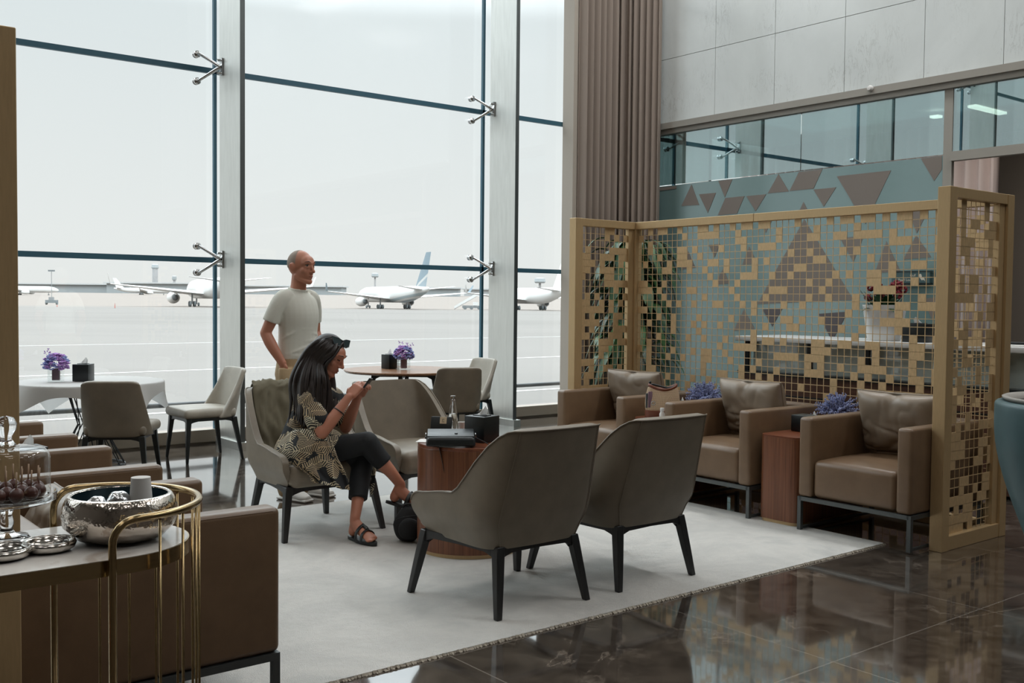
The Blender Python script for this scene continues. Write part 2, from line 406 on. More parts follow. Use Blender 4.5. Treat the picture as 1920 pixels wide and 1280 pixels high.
tri += [[(1508, 411), (1420, 570), (1600, 562)], [(1575, 446), (1620, 442), (1600, 491)], [(1662, 452), (1640, 512), (1688, 508)], [(1718, 441), (1694, 486), (1746, 482)],
        [(1703, 394), (1742, 391), (1719, 437)], [(1329, 459), (1350, 457), (1340, 482)], [(1356, 504), (1339, 534), (1368, 531)], [(1405, 462), (1392, 496), (1420, 494)],
        [(1430, 580), (1468, 577), (1448, 612)], [(1535, 588), (1590, 584), (1560, 640)], [(1395, 580), (1375, 620), (1415, 616)], [(1650, 560), (1625, 600), (1672, 596)],
        [(1730, 560), (1765, 556), (1748, 600)], [(1418, 410), (1450, 408), (1436, 436)], [(1290, 470), (1278, 505), (1304, 502)], [(1640, 610), (1620, 660), (1660, 655)]]
for i, t in enumerate(tri):
    q = [onx(x, y, XW+.018) for x, y in t]
    q = [(min(max(a.y, 5.32), 9.33), a.z) for a in q if True]
    n = len(q); vs = [(XW+.0165, y, z) for y, z in q]+[(XW+.0215, y, z) for y, z in q]
    fs = [tuple(range(n)), tuple(range(2*n-1, n-1, -1))]+[(k, (k+1) % n, n+(k+1) % n, n+k) for k in range(n)]
    G().add(vs, fs).build('triangle_film', M['triangle_dark' if i in (21, 22) else 'triangle'], p, smooth=0)

# ---- room beyond the partition
struct(G().bb((14.0, -7, 0), (14.2, 9.98, 8.2)).build('wall_far', M['wall_paint'], smooth=0))
struct(G().bb((XW+.2, -7, onx(1822, 201, 11.8).z+.028), (14.0, 9.86, 4.75)).build('ceiling_beyond', M['ceiling'], smooth=0))
M['sheer'] = plain('white_curtain', S(206, 192, 188), .85)
def pleat(g, pts, z0, z1, amp, wl, nz=3):
    # a pleated sheet along the plan path pts
    P = [Vector((x, y, 0)) for x, y in pts]; L = [0]
    for a, b in zip(P, P[1:]): L.append(L[-1]+(b-a).length)
    n = int(L[-1]/wl*10)
    rnd = random.Random(5); ph = 0; line = []
    for i in range(n+1):
        s = L[-1]*i/n; k = max(j for j in range(len(P)-1) if L[j] <= s+1e-9); f = (s-L[k])/(L[k+1]-L[k])
        d = (P[k+1]-P[k]).normalized(); nn = Vector((-d.y, d.x, 0)); ph += 2*PI*L[-1]/n/wl*rnd.uniform(.75, 1.3)
        o = math.sin(ph); o = math.copysign(abs(o)**.7, o)*amp
        line.append(P[k].lerp(P[k+1], f)+nn*o)
    g.grid(lambda u, w: line[round(u*n)]+Vector((0, 0, z0+(z1-z0)*w)), n, nz)
    return g
c = pleat(G(), [(12.85, onx(1385, 300, 12.85).y), (12.85, onx(1871, 320, 12.85).y)], .02, onx(1500, 250, 12.85).z, .05, .17).build('white_curtain', M['sheer'])
solid(tag(c, 'white pleated curtain in the room beyond the glass partition', 'curtain'), .004)
M['curtain'] = plain('taupe_curtain', S(152, 138, 127), .85, bump=.1, bscale=120)
c = pleat(G(), [(8.72, 9.60), (9.36, 9.58), (9.47, 9.45), (9.50, 8.98)], .02, 8.1, .055, .105).build('pleated_curtain', M['curtain'])
solid(tag(c, 'tall taupe pleated curtain gathered in the window corner', 'curtain'), .004)
struct(G().bb((8.66, 9.66, 0), (8.80, 9.86, 8.2)).build('trim_2', M['wall_paint'], smooth=0))

# ---- lamps the place has
M['lamp'] = NM('lamp_diffuser').set(Base_Color=(1, 1, 1, 1), Emission_Color=(1, .86, .72, 1), Emission_Strength=6).m
for i, (xa, ya, xb, yb) in enumerate(((1822, 201, 1880, 215), (1747, 222, 1763, 221))):
    a = onx(xa, ya, 11.8); b = onz(xb, yb, a.z) if i == 0 else onx(xb, yb, 11.8); b.z = a.z; d = (b-a).normalized(); q = Vector((-d.y, d.x, 0))*.05; u = Vector((0, 0, .028))
    t = G().add([a-q, b-q, b+q, a+q, a-q+u, b-q+u, b+q+u, a+q+u], [(0, 1, 2, 3), (7, 6, 5, 4), (0, 4, 5, 1), (1, 5, 6, 2), (2, 6, 7, 3), (3, 7, 4, 0)]).build('strip_light', M['lamp'], smooth=0)
    tag(t, ['long warm strip light seen through the clear glass right of the door post', 'short warm strip light seen through the clear glass left of the door post'][i], 'light', 'strip lights beyond the partition')
# smoke detector on the trim
d = G().lathe([(.001, 0), (.03, 0), (.032, .02), (.022, .04), (.001, .045)], 20, M=TM((0, 0, 0), ry=-PI/2)).build('sensor_knob', M['paper'])
d.location = onx(1633, 166, XW-.05); tag(d, 'small round white sensor on the trim below the marble', 'sensor')
# ================================================================== FURNITURE
RZ = .012                                       # pile height of the rug
# ---- rug
m = NM('rug_wool'); v = m.co('Object')
f = m.noise(v, 1.1, 6, .65, .8); f2 = m.noise(v, 14, 4, .6)
a = m.ramp(f, [(.25, S(198, 199, 196)), (.42, S(224, 222, 217)), (.55, S(210, 209, 205)), (.75, S(230, 227, 221))])
st = m.ramp(m.noise(m.co('Object', (1, 2.2, 1)), 2.6, 7, .7), [(.62, (0, 0, 0)), (.8, (1, 1, 1))])
a = m.mix(m.math('MULTIPLY', st, .42), a, S(150, 142, 132))
m.col(m.mix(m.math('MULTIPLY', f2, .12), a, S(150, 146, 140))); m.set(Roughness=.95, Specular_IOR_Level=.1)
hh = m.math('ADD', m.noise(v, 260, 2, .6), m.math('MULTIPLY', m.noise(v, 22, 5, .7), 1.6))
m.bump(hh, .8, .009); M['rug'] = m.m
g = G(); x0, x1, y0, y1 = 1.28, 5.62, 3.40, 6.47
def rugpt(u, w):
    return Vector((x0+(x1-x0)*u, y0+(y1-y0)*w, RZ))
g.bb((x0+.006, y0+.006, .0005), (x1-.006, y1-.006, RZ-.0008))
rug = tag(g.build('rug', M['rug'], smooth=0), 'large pale grey wool rug under the lounge chairs', 'rug')
M['rug_edge'] = plain('rug_backing', S(176, 168, 154), .95, bump=.4, bscale=300)
g = G(); rnd = random.Random(3)
per = [Vector((x0, y0, 0)), Vector((x1, y0, 0)), Vector((x1, y1, 0)), Vector((x0, y1, 0)), Vector((x0, y0, 0))]
for a, b in zip(per, per[1:]):
    n = int((b-a).length/.008); d = (b-a).normalized(); o = Vector((d.y, -d.x, 0))
    for i in range(n):
        p = a+(b-a)*((i+rnd.random())/n)-o*.006; h = rnd.uniform(.005, .013); e = rnd.uniform(.002, .014)
        g.add([p-d*.006+Vector((0, 0, h)), p+d*.006+Vector((0, 0, h)), p+d*.004+o*e+Vector((0, 0, .001)), p-d*.004+o*e+Vector((0, 0, .001)), p-d*.006+Vector((0, 0, .001)), p+d*.006+Vector((0, 0, .001))],
              [(0, 1, 2, 3), (4, 5, 2, 3), (0, 4, 3), (1, 2, 5), (0, 1, 5, 4)])
g.build('pile_edge', M['rug_edge'], rug, smooth=0)

# ---- lounge chair (front towards +Y)
def smooth01(t): t = min(1, max(0, t)); return t*t*(3-2*t)
def make_lounge(label):
    t = thing('lounge_chair', label, 'chair', group='lounge chairs around the drum table')
    # plan path of the shell
    path = []
    for y in (.30, .2985, .295, .289, .280, .268, .252, .232, .20, .16, .12, .08, .04, .0, -.04, -.08, -.12, -.16): path.append((-.345, y, 's'))
    for i in range(1, 6): a = PI+PI/2*i/6; path.append((-.245+.10*math.cos(a), -.17+.11*math.sin(a)*1.2, 'c'))
    for i in range(0, 9): path.append((-.235+.47*i/8, -.305-.012*math.sin(PI*i/8), 'b'))
    path += [(-x, y, k) for x, y, k in path[:23][::-1]]
    n = len(path)
    def top(x, y):
        if y > -.03: return .545-.035*smooth01((y+.03)/.29)
        return .545+.315*smooth01((-.03-y)/.255)
    NV = 9
    def pt(i, j):
        x, y, k = path[i]; h = top(x, y); w = j/NV
        e = min(1, max(0, (y-.225)/.075)); e = 1-math.sqrt(1-e*e*.995)
        h -= .055*e; z0 = .305+.06*e
        z = z0+(h-z0)*w
        inn = (1-smooth01(min(1, (z-.305)/.14)))          # tucked in at the bottom
        px = x*(1-.17*inn); py = y*(1-.13*inn) if y < 0 else y*(1-.10*inn)
        bk = smooth01((-.0-y)/.30)                        # back part leans and narrows
        zz = max(0, (z-.42)/.44)
        py -= bk*.115*zz; px *= 1-.13*bk*zz
        return Vector((px, py, z))
    g = G(); g.grid(lambda u, w: pt(round(u*(n-1)), round(w*NV)), n-1, NV)
    # closing skin underneath
    ring = [pt(i, 0) for i in range(n)]; b = len(g.v)
    g.add(ring, [tuple(range(n))])
    sh = g.build('shell', M['leather_taupe'], t, 180); solid(sh, .042, -1)
    bevel(sh, .012, 2); subsurf(sh, 1)
    # piping along the top edge
    pp = [pt(i, NV)+Vector((0, 0, .001)) for i in range(n)]
    G().tube(pp, .0045, 6).build('piping', M['leather_taupe'], sh)
    # upright seams on the back
    for sx in (-1, 1):
        q = [pt(22 if sx < 0 else n-23, j) for j in range(NV+1)]
        q = [p+Vector((0, -.002, 0)) for p in q]; G().tube(q, .0022, 5).build('seam', M['leather_taupe'], sh)
    # seat cushion
    def bul(x, y, z, co):
        k = (1-x*x)*(1-y*y); w = 1+.10*(y+1)/2
        return (co.x*w, co.y, co.z+(.025*k if z > 0 else 0))
    g = G(); g.rbox((0, .03, .385), (.54, .60, .15), .05, 4, fn=bul, cuts=3)
    g.build('seat_cushion', M['leather_taupe'], t, 180)
    # leg frame
    tops = {(-1, 1): (-.285, .25), (1, 1): (.285, .25), (-1, -1): (-.225, -.245), (1, -1): (.225, -.245)}
    bots = {(-1, 1): (-.337, .31), (1, 1): (.337, .31), (-1, -1): (-.27, -.305), (1, -1): (.27, -.305)}
    g = G()
    def beam(a, b):
        a, b = Vector(a), Vector(b); d = (b-a).normalized(); s = Vector((-d.y, d.x, 0))*.0205
        st = [(0, .062), (.06, .046), (.14, .034), (.5, .030), (.86, .034), (.94, .046), (1, .062)]
        rings = []
        for tt, h in st:
            p = a.lerp(b, tt); rings.append([p-s, p+s, p+s-Vector((0, 0, h)), p-s-Vector((0, 0, h))])
        g.loft(rings)
    ck = [(-1, 1), (1, 1), (1, -1), (-1, -1)]
    for p, q in zip(ck, ck[1:]+ck[:1]): beam((*tops[p], .318), (*tops[q], .318))
    g.build('leg_frame', M['leg_wood'], t, 30)
    for k in ck:
        a, b = tops[k], bots[k]; g = G(); rings = []
        for w, s in ((0, .0225), (.12, .0225), (.55, .0195), (1, .0150)):
            c = Vector((a[0]+(b[0]-a[0])*w, a[1]+(b[1]-a[1])*w, .318*(1-w)))
            rings.append([c+Vector((sx*s*1.0, sy*s*1.0, 0)) for sx, sy in ((-1, -1), (1, -1), (1, 1), (-1, 1))])
        g.loft(rings); l = g.build('leg', M['leg_wood'], t, 30); bevel(l, .004, 2)
        G().bb((b[0]-.013, b[1]-.013, 0.), (b[0]+.013, b[1]+.013, .004)).build('glide', M['black'], l, smooth=0)
    return t
lc = make_lounge('taupe leather lounge chair seen from behind, nearest to the camera')
lc.location = (3.09, 3.92, RZ)
dup(lc, (3.85, 3.92, RZ), 0, 'taupe leather lounge chair seen from behind, in front of the walnut box table')
dup(lc, (3.05, 5.84, RZ), PI, 'taupe leather lounge chair the long-haired woman sits in')
dup(lc, (3.85, 5.87, RZ), PI, 'empty taupe leather lounge chair facing the camera behind the drum table')

# ---- box armchair (front towards +Y)
def make_box(label):
    t = thing('box_armchair', label, 'armchair', group='box armchairs along the mosaic screens')
    W, D, H, A = .78, .85, .72, .10
    for sx in (-1, 1):
        g = G(); g.rbox((sx*(W/2-A/2), 0, (H+.215)/2), (A, D, H-.215), .022, 4)
        a = g.build('arm', M['leather_tan'], t, 180)
        q = [(sx*(W/2-.004), D/2-.03, .24), (sx*(W/2-.004), D/2-.03, H-.012), (sx*(W/2-.004), -D/2+.03, H-.012)]
        G().tube(q, .003, 5).build('seam', M['leather_tan'], a)
    G().rbox((0, -D/2+.06, (H+.215)/2), (W-2*A+.02, .12, H-.215), .022, 4).build('backrest', M['leather_tan'], t, 180)
    def bul(x, y, z, co):
        k = max(0, (1-x**4)*(1-y**4)); return (co.x, co.y, co.z+(.022*k if z > 0 else 0))
    G().rbox((0, .055, .335), (W-2*A-.004, D-.13, .235), .035, 4, fn=bul, cuts=3).build('seat_cushion', M['leather_tan'], t, 180)
    g = G(); s = .026
    for sx in (-1, 1): g.bb((sx*(W/2-.012)-s/2, -D/2+.01, .188), (sx*(W/2-.012)+s/2, D/2-.002, .214))
    for y in (-D/2+.02, D/2-.002-s/2): g.bb((-W/2+.012, y-s/2, .188), (W/2-.012, y+s/2, .214))
    g.build('base_frame', M['steel_dark'], t, smooth=0)
    for sx in (-1, 1):
        for y in (-D/2+.02, D/2-.002-s/2):
            G().bb((sx*(W/2-.012)-s/2, y-s/2, 0), (sx*(W/2-.012)+s/2, y+s/2, .188)).build('leg', M['steel_dark'], t, smooth=0)
        G().bb((sx*(W/2-.012)-.008, -D/2+.03, .004), (sx*(W/2-.012)+.008, D/2-.03, .02)).build('stretcher', M['steel_dark'], t, smooth=0)
    return t
ba = make_box('tan leather box armchair nearest the mosaic screen post, beside the walnut box table')
FX = 5.5
ba.location = (FX+.425, 3.565, RZ); ba.rotation_euler = (0, 0, PI/2)
GR = 'armchairs along the right mosaic screen'; ba['group'] = GR
dup(ba, (FX+.425, 4.73, RZ), PI/2, 'tan leather box armchair in the middle of three before the brass mosaic', GR)
dup(ba, (FX+.425, 5.91, RZ), PI/2, 'tan leather box armchair by the window end of the brass mosaic', GR)
GL = 'armchairs along the left brass post'
LXC = 1.58-.425
dup(ba, (LXC, 3.64, RZ), -PI/2, 'tan leather box armchair with its big blank side to the camera, behind the serving console', GL)
dup(ba, (LXC, 4.76, RZ), -PI/2, 'second tan leather box armchair from the serving console, just before the dark tissue box', GL)
dup(ba, (LXC, 6.00, RZ), -PI/2, 'tan leather box armchair furthest from the console, next to the cloth-covered table', GL)

# ---- loose back cushions
def make_pillow(label, seed, w=.565, h=.42, th=.19):
    rnd = random.Random(seed); off = Vector((rnd.random()*9, rnd.random()*9, 0))
    def pt(u, v, s):
        a, b = u*2-1, v*2-1
        e = (max(0, 1-a**4)**.5)*(max(0, 1-b**4)**.5)
        px = a*w/2*(1-.05*(1-b*b)); py = b*h/2*(1-.05*(1-a*a))
        wr = noise.noise(Vector((px*5, py*9, s))+off)*.018*e+(1-abs(noise.noise(Vector((px*4+py*3, py*13, s*2))+off))*2.2)**3*.022*e*smooth01((.25-b)/.6)+(1-abs(noise.noise(Vector((px*9, py*5-px*4, s*3))+off))*2.2)**3*.009*e
        dent = .022*math.exp(-((a-.05)**2/.02+(b-1)**2/.5))*(s > 0)
        return Vector((px, s*(th/2*e**.8-wr)-dent*.3*s, py-dent*.5))
    g = G(); N = 44
    g.grid(lambda u, v: pt(u, v, 1), N, N); g.grid(lambda u, v: pt(u, v, -1), N, N)
    o = g.build('back_cushion', M['leather_cushion'], None, 180)
    bm = bmesh.new(); bm.from_mesh(o.data); bmesh.ops.remove_doubles(bm, verts=bm.verts[:], dist=.0008); bmesh.ops.recalc_face_normals(bm, faces=bm.faces[:]); bm.to_mesh(o.data); bm.free()
    edge = [(-1+2*i/20, 1) for i in range(20)]+[(1, 1-2*i/20) for i in range(20)]+[(1-2*i/20, -1) for i in range(20)]+[(-1, -1+2*i/20) for i in range(21)]
    G().tube([pt((a+1)/2, (b+1)/2, 1) for a, b in edge], .004, 6).build('piping', M['leather_cushion'], o)
    return tag(o, label, 'cushion', 'leather back cushions')
PC = [(3.565, 'creased tan leather cushion in the armchair beside the screen post', 1, .05),
      (4.73, 'creased tan leather cushion in the middle armchair between the two lavender pots', 2, -.03),
      (5.91, 'pale tan leather cushion in the armchair behind the woven handbag', 3, .06)]
for y, lb, sd, tw in PC:
    o = make_pillow(lb, sd); o.location = (FX+.85-.12-.185, y, .694)
    o.rotation_euler = Euler((R(-17), 0, PI/2+tw), 'XYZ')
o = make_pillow('dark tan leather cushion in the armchair behind the serving console', 4); o.location = (.975, 3.66, .64); o.scale = (1, 1, .68); o.rotation_euler = Euler((R(-20), 0, -PI/2), 'XYZ')

# ---- walnut box side tables between the armchairs
def make_side(label):
    t = thing('side_table', label, 'side table', group='walnut box side tables')
    W, D, H = .325, .74, .575
    poly = []
    for cx, cy, a0 in ((W/2-.07, D/2-.07, 0), (-W/2+.07, D/2-.07, 90)):
        for i in range(8): a = R(a0+90*i/7); poly.append((cx+.07*math.cos(a), cy+.07*math.sin(a)))
    poly += [(-W/2, -D/2), (W/2, -D/2)]
    G().prism(poly, .022, H-.012).build('body', M['walnut'], t, 30)
    G().prism([(x*.995, y*.995) for x, y in poly], H-.012, H).build('top', M['walnut_top'], t, 30)
    G().prism([(x*.965, y*.98) for x, y in poly], 0, .022).build('plinth', M['brass'], t, 30)
    return t
s = make_side('walnut box side table between the two armchairs nearest the screen post')
s.location = (5.535+.37, 4.14, RZ); s.rotation_euler = (0, 0, PI/2); s['group'] = 'walnut side tables on the right'
dup(s, (5.535+.37, 5.32, RZ), PI/2, 'walnut box side table under the woven handbag', 'walnut side tables on the right')
dup(s, (1.545-.37, 5.38, RZ), -PI/2, 'walnut box side table under the dark tissue box, between left armchairs')

# ---- drum table
t = thing('drum_table', 'round walnut drum table between the lounge chairs', 'table', (3.53, 4.81, RZ))
G().lathe([(.285, .02), (.30, .022), (.30, .60), (.298, .602)], 64).build('drum', M['walnut'], t, 30)
G().lathe([(.001, .602), (.299, .602), (.30, .606), (.30, .618), (.297, .621), (.001, .621)], 64).build('top', M['walnut_top'], t, 30)
G().lathe([(.001, 0), (.292, 0), (.292, .02), (.001, .02)], 64).build('plinth', M['brass'], t, 30)
DZ = RZ+.621

# ---- dining chair (front towards +Y)
def make_dining(label, mat):
    t = thing('dining_chair', label, 'chair', group='dining chairs by the window')
    def bul(x, y, z, co):
        k = max(0, (1-x*x)*(1-y*y)); w = 1+.05*y
        return (co.x*w, co.y, co.z+(.014*k if z > 0 else 0))
    G().rbox((0, .02, .43), (.48, .49, .085), .036, 4, fn=bul, cuts=3).build('seat', M[mat], t, 180)
    # curved backrest with short wings
    n = 20
    def pt(u, w):
        a = u*2-1; z = .385+.435*w
        hw = .245-.035*w; x = a*hw*(1+.0*w)
        y = -.235-.095*w*1.0+.16*abs(a)**5*(1-w)**1.3*1.0+.03*abs(a)**3
        if w > .9: z -= .02*abs(a)**8
        return Vector((x, y, z))
    b = G().grid(pt, n, 10).build('backrest', M[mat], t, 180); solid(b, .045, 0); bevel(b, .015, 3)
    tops = {(-1, 1): (-.20, .215), (1, 1): (.20, .215), (-1, -1): (-.205, -.20), (1, -1): (.205, -.20)}
    bots = {(-1, 1): (-.245, .245), (1, 1): (.245, .245), (-1, -1): (-.25, -.265), (1, -1): (.25, -.265)}
    g = G(); ck = [(-1, 1), (1, 1), (1, -1), (-1, -1)]
    for p, q in zip(ck, ck[1:]+ck[:1]):
        a, c = Vector((*tops[p], .388)), Vector((*tops[q], .388)); d = (c-a).normalized(); s = Vector((-d.y, d.x, 0))*.014
        g.loft([[P-s, P+s, P+s-Vector((0, 0, h)), P-s-Vector((0, 0, h))] for P, h in ((a, .05), (a.lerp(c, .1), .034), (a.lerp(c, .2), .026), (a.lerp(c, .8), .026), (a.lerp(c, .9), .034), (c, .05))])
    g.build('leg_frame', M['black'], t, 30)
    for k in ck:
        a, c = tops[k], bots[k]; rings = []
        for w, s in ((0, .023), (.15, .021), (.6, .016), (1, .011)):
            P = Vector((a[0]+(c[0]-a[0])*w, a[1]+(c[1]-a[1])*w, .388*(1-w))); rings.append([P+Vector((sx*s, sy*s, 0)) for sx, sy in ((-1, -1), (1, -1), (1, 1), (-1, 1))])
        l = G().loft(rings).build('leg', M['black'], t, 30); bevel(l, .004, 2)
    return t
d1 = make_dining('pale leather dining chair in side view, beside the cloth-covered table', 'leather_light')
d1.location = (3.61, 8.99, 0); d1.rotation_euler = (0, 0, PI/2)
fa = math.atan2(.85, .53)-PI/2
d2 = make_dining('taupe leather dining chair with its back to the camera, at the cloth-covered table', 'leather_taupe')
d2.location = (2.62, 8.18, 0); d2.rotation_euler = (0, 0, fa)
dup(d1, (1.74, 9.0, 0), -PI/2, 'pale dining chair half hidden behind the left brass post')
d3 = dup(d2, (5.78, 8.17, 0), math.atan2(.88, .35)-PI/2, 'taupe leather dining chair with its back to the camera, at the bare wooden table')
dup(d1, (6.52, 9.02, 0), PI/2, 'pale leather dining chair beside the steel column, at the bare wooden table')

def linen():
    m = NM('white_linen'); m.set(Base_Color=S(224, 224, 222), Roughness=.85); tl = m.n('ShaderNodeBsdfTranslucent', Color=S(226, 226, 224))
    mx = m.n('ShaderNodeMixShader'); mx.inputs[0].default_value = .32; m.l(m.b.outputs[0], mx.inputs[1]); m.l(tl.outputs[0], mx.inputs[2]); m.l(mx.outputs[0], m.out.inputs[0]); return m.m
# ---- cloth-covered round table
TC = Vector((2.67, 9.15, 0)); TR = .60
t = thing('round_table', 'round table hidden under a white cloth, on thin black wire legs', 'table', TC)
G().lathe([(.001, .70), (TR-.03, .70), (TR-.02, .712), (TR-.02, .726), (.001, .726)], 48).build('table_top', M['table_wood'], t, 30)
g = G()
for k in range(16):
    a = 2*PI*k/16
    g.tube([(.2*math.cos(a), .2*math.sin(a), .70), (.1*math.cos(a+.35), .1*math.sin(a+.35), .36), (.28*math.cos(a+.7), .28*math.sin(a+.7), .012)], .005, 6)
g.tube([(.28*math.cos(2*PI*k/40), .28*math.sin(2*PI*k/40), .01) for k in range(41)], .008, 6)
g.build('wire_base', M['black_metal'], t)
def cloth(u, w, R0=TR+.004, a=.70, top=.731):
    x, y = (u*2-1)*a, (w*2-1)*a; r = math.hypot(x, y)
    if r <= R0-.02: return Vector((x, y, top))
    th = math.atan2(y, x); s = r-R0
    fold = .5+.5*math.cos(4*th+PI)       # 1 at the corners
    bend = .02
    if s <= bend: k = max(0, s+.02)/.04; return Vector((math.cos(th)*min(r, R0+.004), math.sin(th)*min(r, R0+.004), top-.012*k*k))
    fl = (.02+.42*fold**3+.03*math.cos(12*th+1))*(s-bend)
    out = R0+.006+fl
    return Vector((math.cos(th)*out, math.sin(th)*out, top-.012-math.sqrt(max(0, (s-bend)**2-fl*fl))))
g = G().grid(cloth, 96, 96); M['linen'] = linen(); o = g.build('tablecloth', M['linen'], None, 180); o.location = TC; o.rotation_euler = (0, 0, R(56)); tag(o, 'white linen cloth hanging in points over the round window table', 'tablecloth')
TZ = .733

# ---- bare wooden table
UC = onz(757, 692, .75); UC.z = 0
t = thing('round_table', 'bare round wooden table on black legs by the steel column', 'table', UC)
G().lathe([(.001, .722), (.585, .722), (.60, .736), (.60, .744), (.597, .748), (.001, .748)], 64).build('table_top', M['table_wood'], t, 30)
ax = Vector((math.sin(YAW), -math.cos(YAW), 0)); ay = Vector((-ax.y, ax.x, 0))
g = G()
for d in (ax, ay):
    s = Vector((-d.y, d.x, 0))*.02
    g.loft([[P-s, P+s, P+s-Vector((0, 0, h)), P-s-Vector((0, 0, h))] for P, h in ((d*-.32+Vector((0, 0, .722)), .09), (d*-.24+Vector((0, 0, .722)), .05), (d*.24+Vector((0, 0, .722)), .05), (d*.32+Vector((0, 0, .722)), .09))])
g.build('leg_frame', M['black'], t, 30)
for d in (ax, -ax, ay, -ay):
    s = Vector((-d.y, d.x, 0)); rings = []
    for w, h in ((0, .04), (.15, .032), (1, .018)):
        P = d*(.30+.08*w)+Vector((0, 0, .70*(1-w))); rings.append([P-s*.02-d*h*.6, P+s*.02-d*h*.6, P+s*.02+d*h*.6, P-s*.02+d*h*.6])
    G().loft(rings).build('leg', M['black'], t, 30)

# ---- brass mosaic screens
CELL = .0555
PAT = """
..#.##..#...##.#.|.#.##.##....#.|...#.##.##|.#.##.#.##
#........#..####.|..#......#....|.#.....#..|....#...#.
..#..............|..##.....#....|##..##.###|#.#.......
..#.....##.#....#|...#..###.....|..........|..###...#.
....#...##..#....|...........#..|#....#.#..|........##
.#....#.###...##.|#....#.#......|.##......#|..........
.....##...#..#...|#....#......##|..........|..#..##...
..............#..|...###..#..#..|....#.#..#|#.#.......
##...#.........#.|..#...........|#..#.....#|#....#..#.
###.#.....##.....|.#......###...|..#.......|###......#
.....#.......#...|..#....#......|#..#...#..|......#...
......#.#..#...##|...#.#....#..#|.......#..|#..##.###.
##...............|.....#........|......#...|...#......
....#..#....#....|.#........##.#|..#.......|.####.....
..#....#...#.#..#|.......#...##.|.....#..#.|...#......
.......#....#....|.....#........|.......#..|.....#..#.
....#.....#..#...|#....#.##.#...|.##..##..#|#....##...
..#.............#|..####........|.###......|#....##...
#.#....#...#.##..|#........####.|###.....#.|#....#....
..#...#..#...##..|.#....#.......|#.#..#..##|##...#..#.
..#..........#...|...#.#...#....|###....#.#|..#..##.#.
..##.........#..#|#..#..#.#.....|....#...#.|.#....#...
......#.#..#..#..|.#....#..#...#|....#....#|..#...##..
....##....#....#.|...#....#.....|...#......|...#......
""".split()
def pattern(nx, ny, seed, dens=.3, given=None):
    rnd = random.Random(seed); P = [[False]*nx for _ in range(ny)]
    shapes = [[(0, 0)]]*6+[[(0, 0), (1, 0)], [(0, 0), (0, 1)], [(0, 0), (1, 0), (0, 1)], [(0, 0), (1, 0), (2, 0)], [(0, 0), (0, 1), (0, 2)], [(0, 0), (0, 1), (1, 1)], [(0, 0), (1, 0), (0, 1), (0, 2)]]
    while sum(map(sum, P)) < dens*nx*ny:
        x, y = rnd.randrange(nx), rnd.randrange(ny)
        for a, b in rnd.choice(shapes):
            if x+a < nx and y+b < ny: P[y+b][x+a] = True
    if given:
        for y, row in enumerate(given):
            row = row.replace('|', '')
            for x, c in enumerate(row[:nx]): P[y][x] = c == '#'
    return P
def lattice(P, ox, z1, sgn):
    # in the local x-z plane, from x = ox towards sgn, rows from z1 downwards; 12 mm deep about y = 0
    ny, nx = len(P), len(P[0]); g = G()
    for i in range(nx+1):
        x = ox+sgn*i*CELL; g.bb((x-.0022, -.0015, z1-ny*CELL), (x+.0022, .0015, z1))
    for j in range(ny+1):
        z = z1-j*CELL; g.bb((min(ox, ox+sgn*nx*CELL), -.0017, z-.0022), (max(ox, ox+sgn*nx*CELL), .0017, z+.0022))
    for j in range(ny):
        i = 0
        while i < nx:
            if P[j][i]:
                k = i
                while k < nx and P[j][k]: k += 1
                xa, xb = ox+sgn*i*CELL, ox+sgn*k*CELL
                g.bb((min(xa, xb)-.001, -.0025, z1-(j+1)*CELL-.001), (max(xa, xb)+.001, .0025, z1-j*CELL+.001)); i = k
            else: i += 1
    return g
def beam(lo, hi, parent, name):
    o = G().bb(lo, hi).build(name, M['brass'], parent, smooth=0); bevel(o, .003, 2); return o
SZ = 2.14; ZT = SZ-.062
t = thing('mosaic_screen', 'tall brass lattice screen with square tiles wrapping the right armchairs', 'screen', (0, 0, 0))
X2 = 6.43; YN, YF = 3.13, 6.35
# long panel (local x runs along -Y)
ny = 36; nx = 56
o = lattice(pattern(nx, ny, 11, .3, PAT), 0, ZT, 1).build('lattice_panel', M['brass_tile'], t, smooth=0)
o.matrix_local = frame((X2, 6.305, 0), (0, -1, 0), (1, 0, 0), (0, 0, 1))
nr = 11
for y, sd, dn in ((YN, 21, .36), (YF, 22, .36)):
    o = lattice(pattern(nr, ny, sd, dn), 0, ZT, 1).build('lattice_panel', M['brass_tile'], t, smooth=0)
    o.matrix_local = frame((5.79, y, 0), (1, 0, 0), (0, 1, 0), (0, 0, 1))
for y in (YN, YF):
    beam((5.70, y-.04, 0), (5.78, y+.04, SZ), t, 'post'); beam((X2-.035, y-.04, 0), (X2+.045, y+.04, SZ), t, 'post')
    beam((5.78, y-.035, SZ-.062), (X2-.035, y+.035, SZ), t, 'top_rail'); beam((5.78, y-.035, 0), (X2-.035, y+.035, .085), t, 'bottom_rail')
    beam((X2-.10, y-.02, .08), (X2-.035, y+.02, SZ-.06), t, 'inner_stile')
beam((X2-.035, YN+.04, SZ-.062), (X2+.035, 5.05, SZ), t, 'top_rail'); beam((X2-.035, 5.052, SZ-.062), (X2+.035, YF-.04, SZ), t, 'top_rail')
beam((X2-.035, YN+.04, 0), (X2+.035, YF-.04, .085), t, 'bottom_rail')
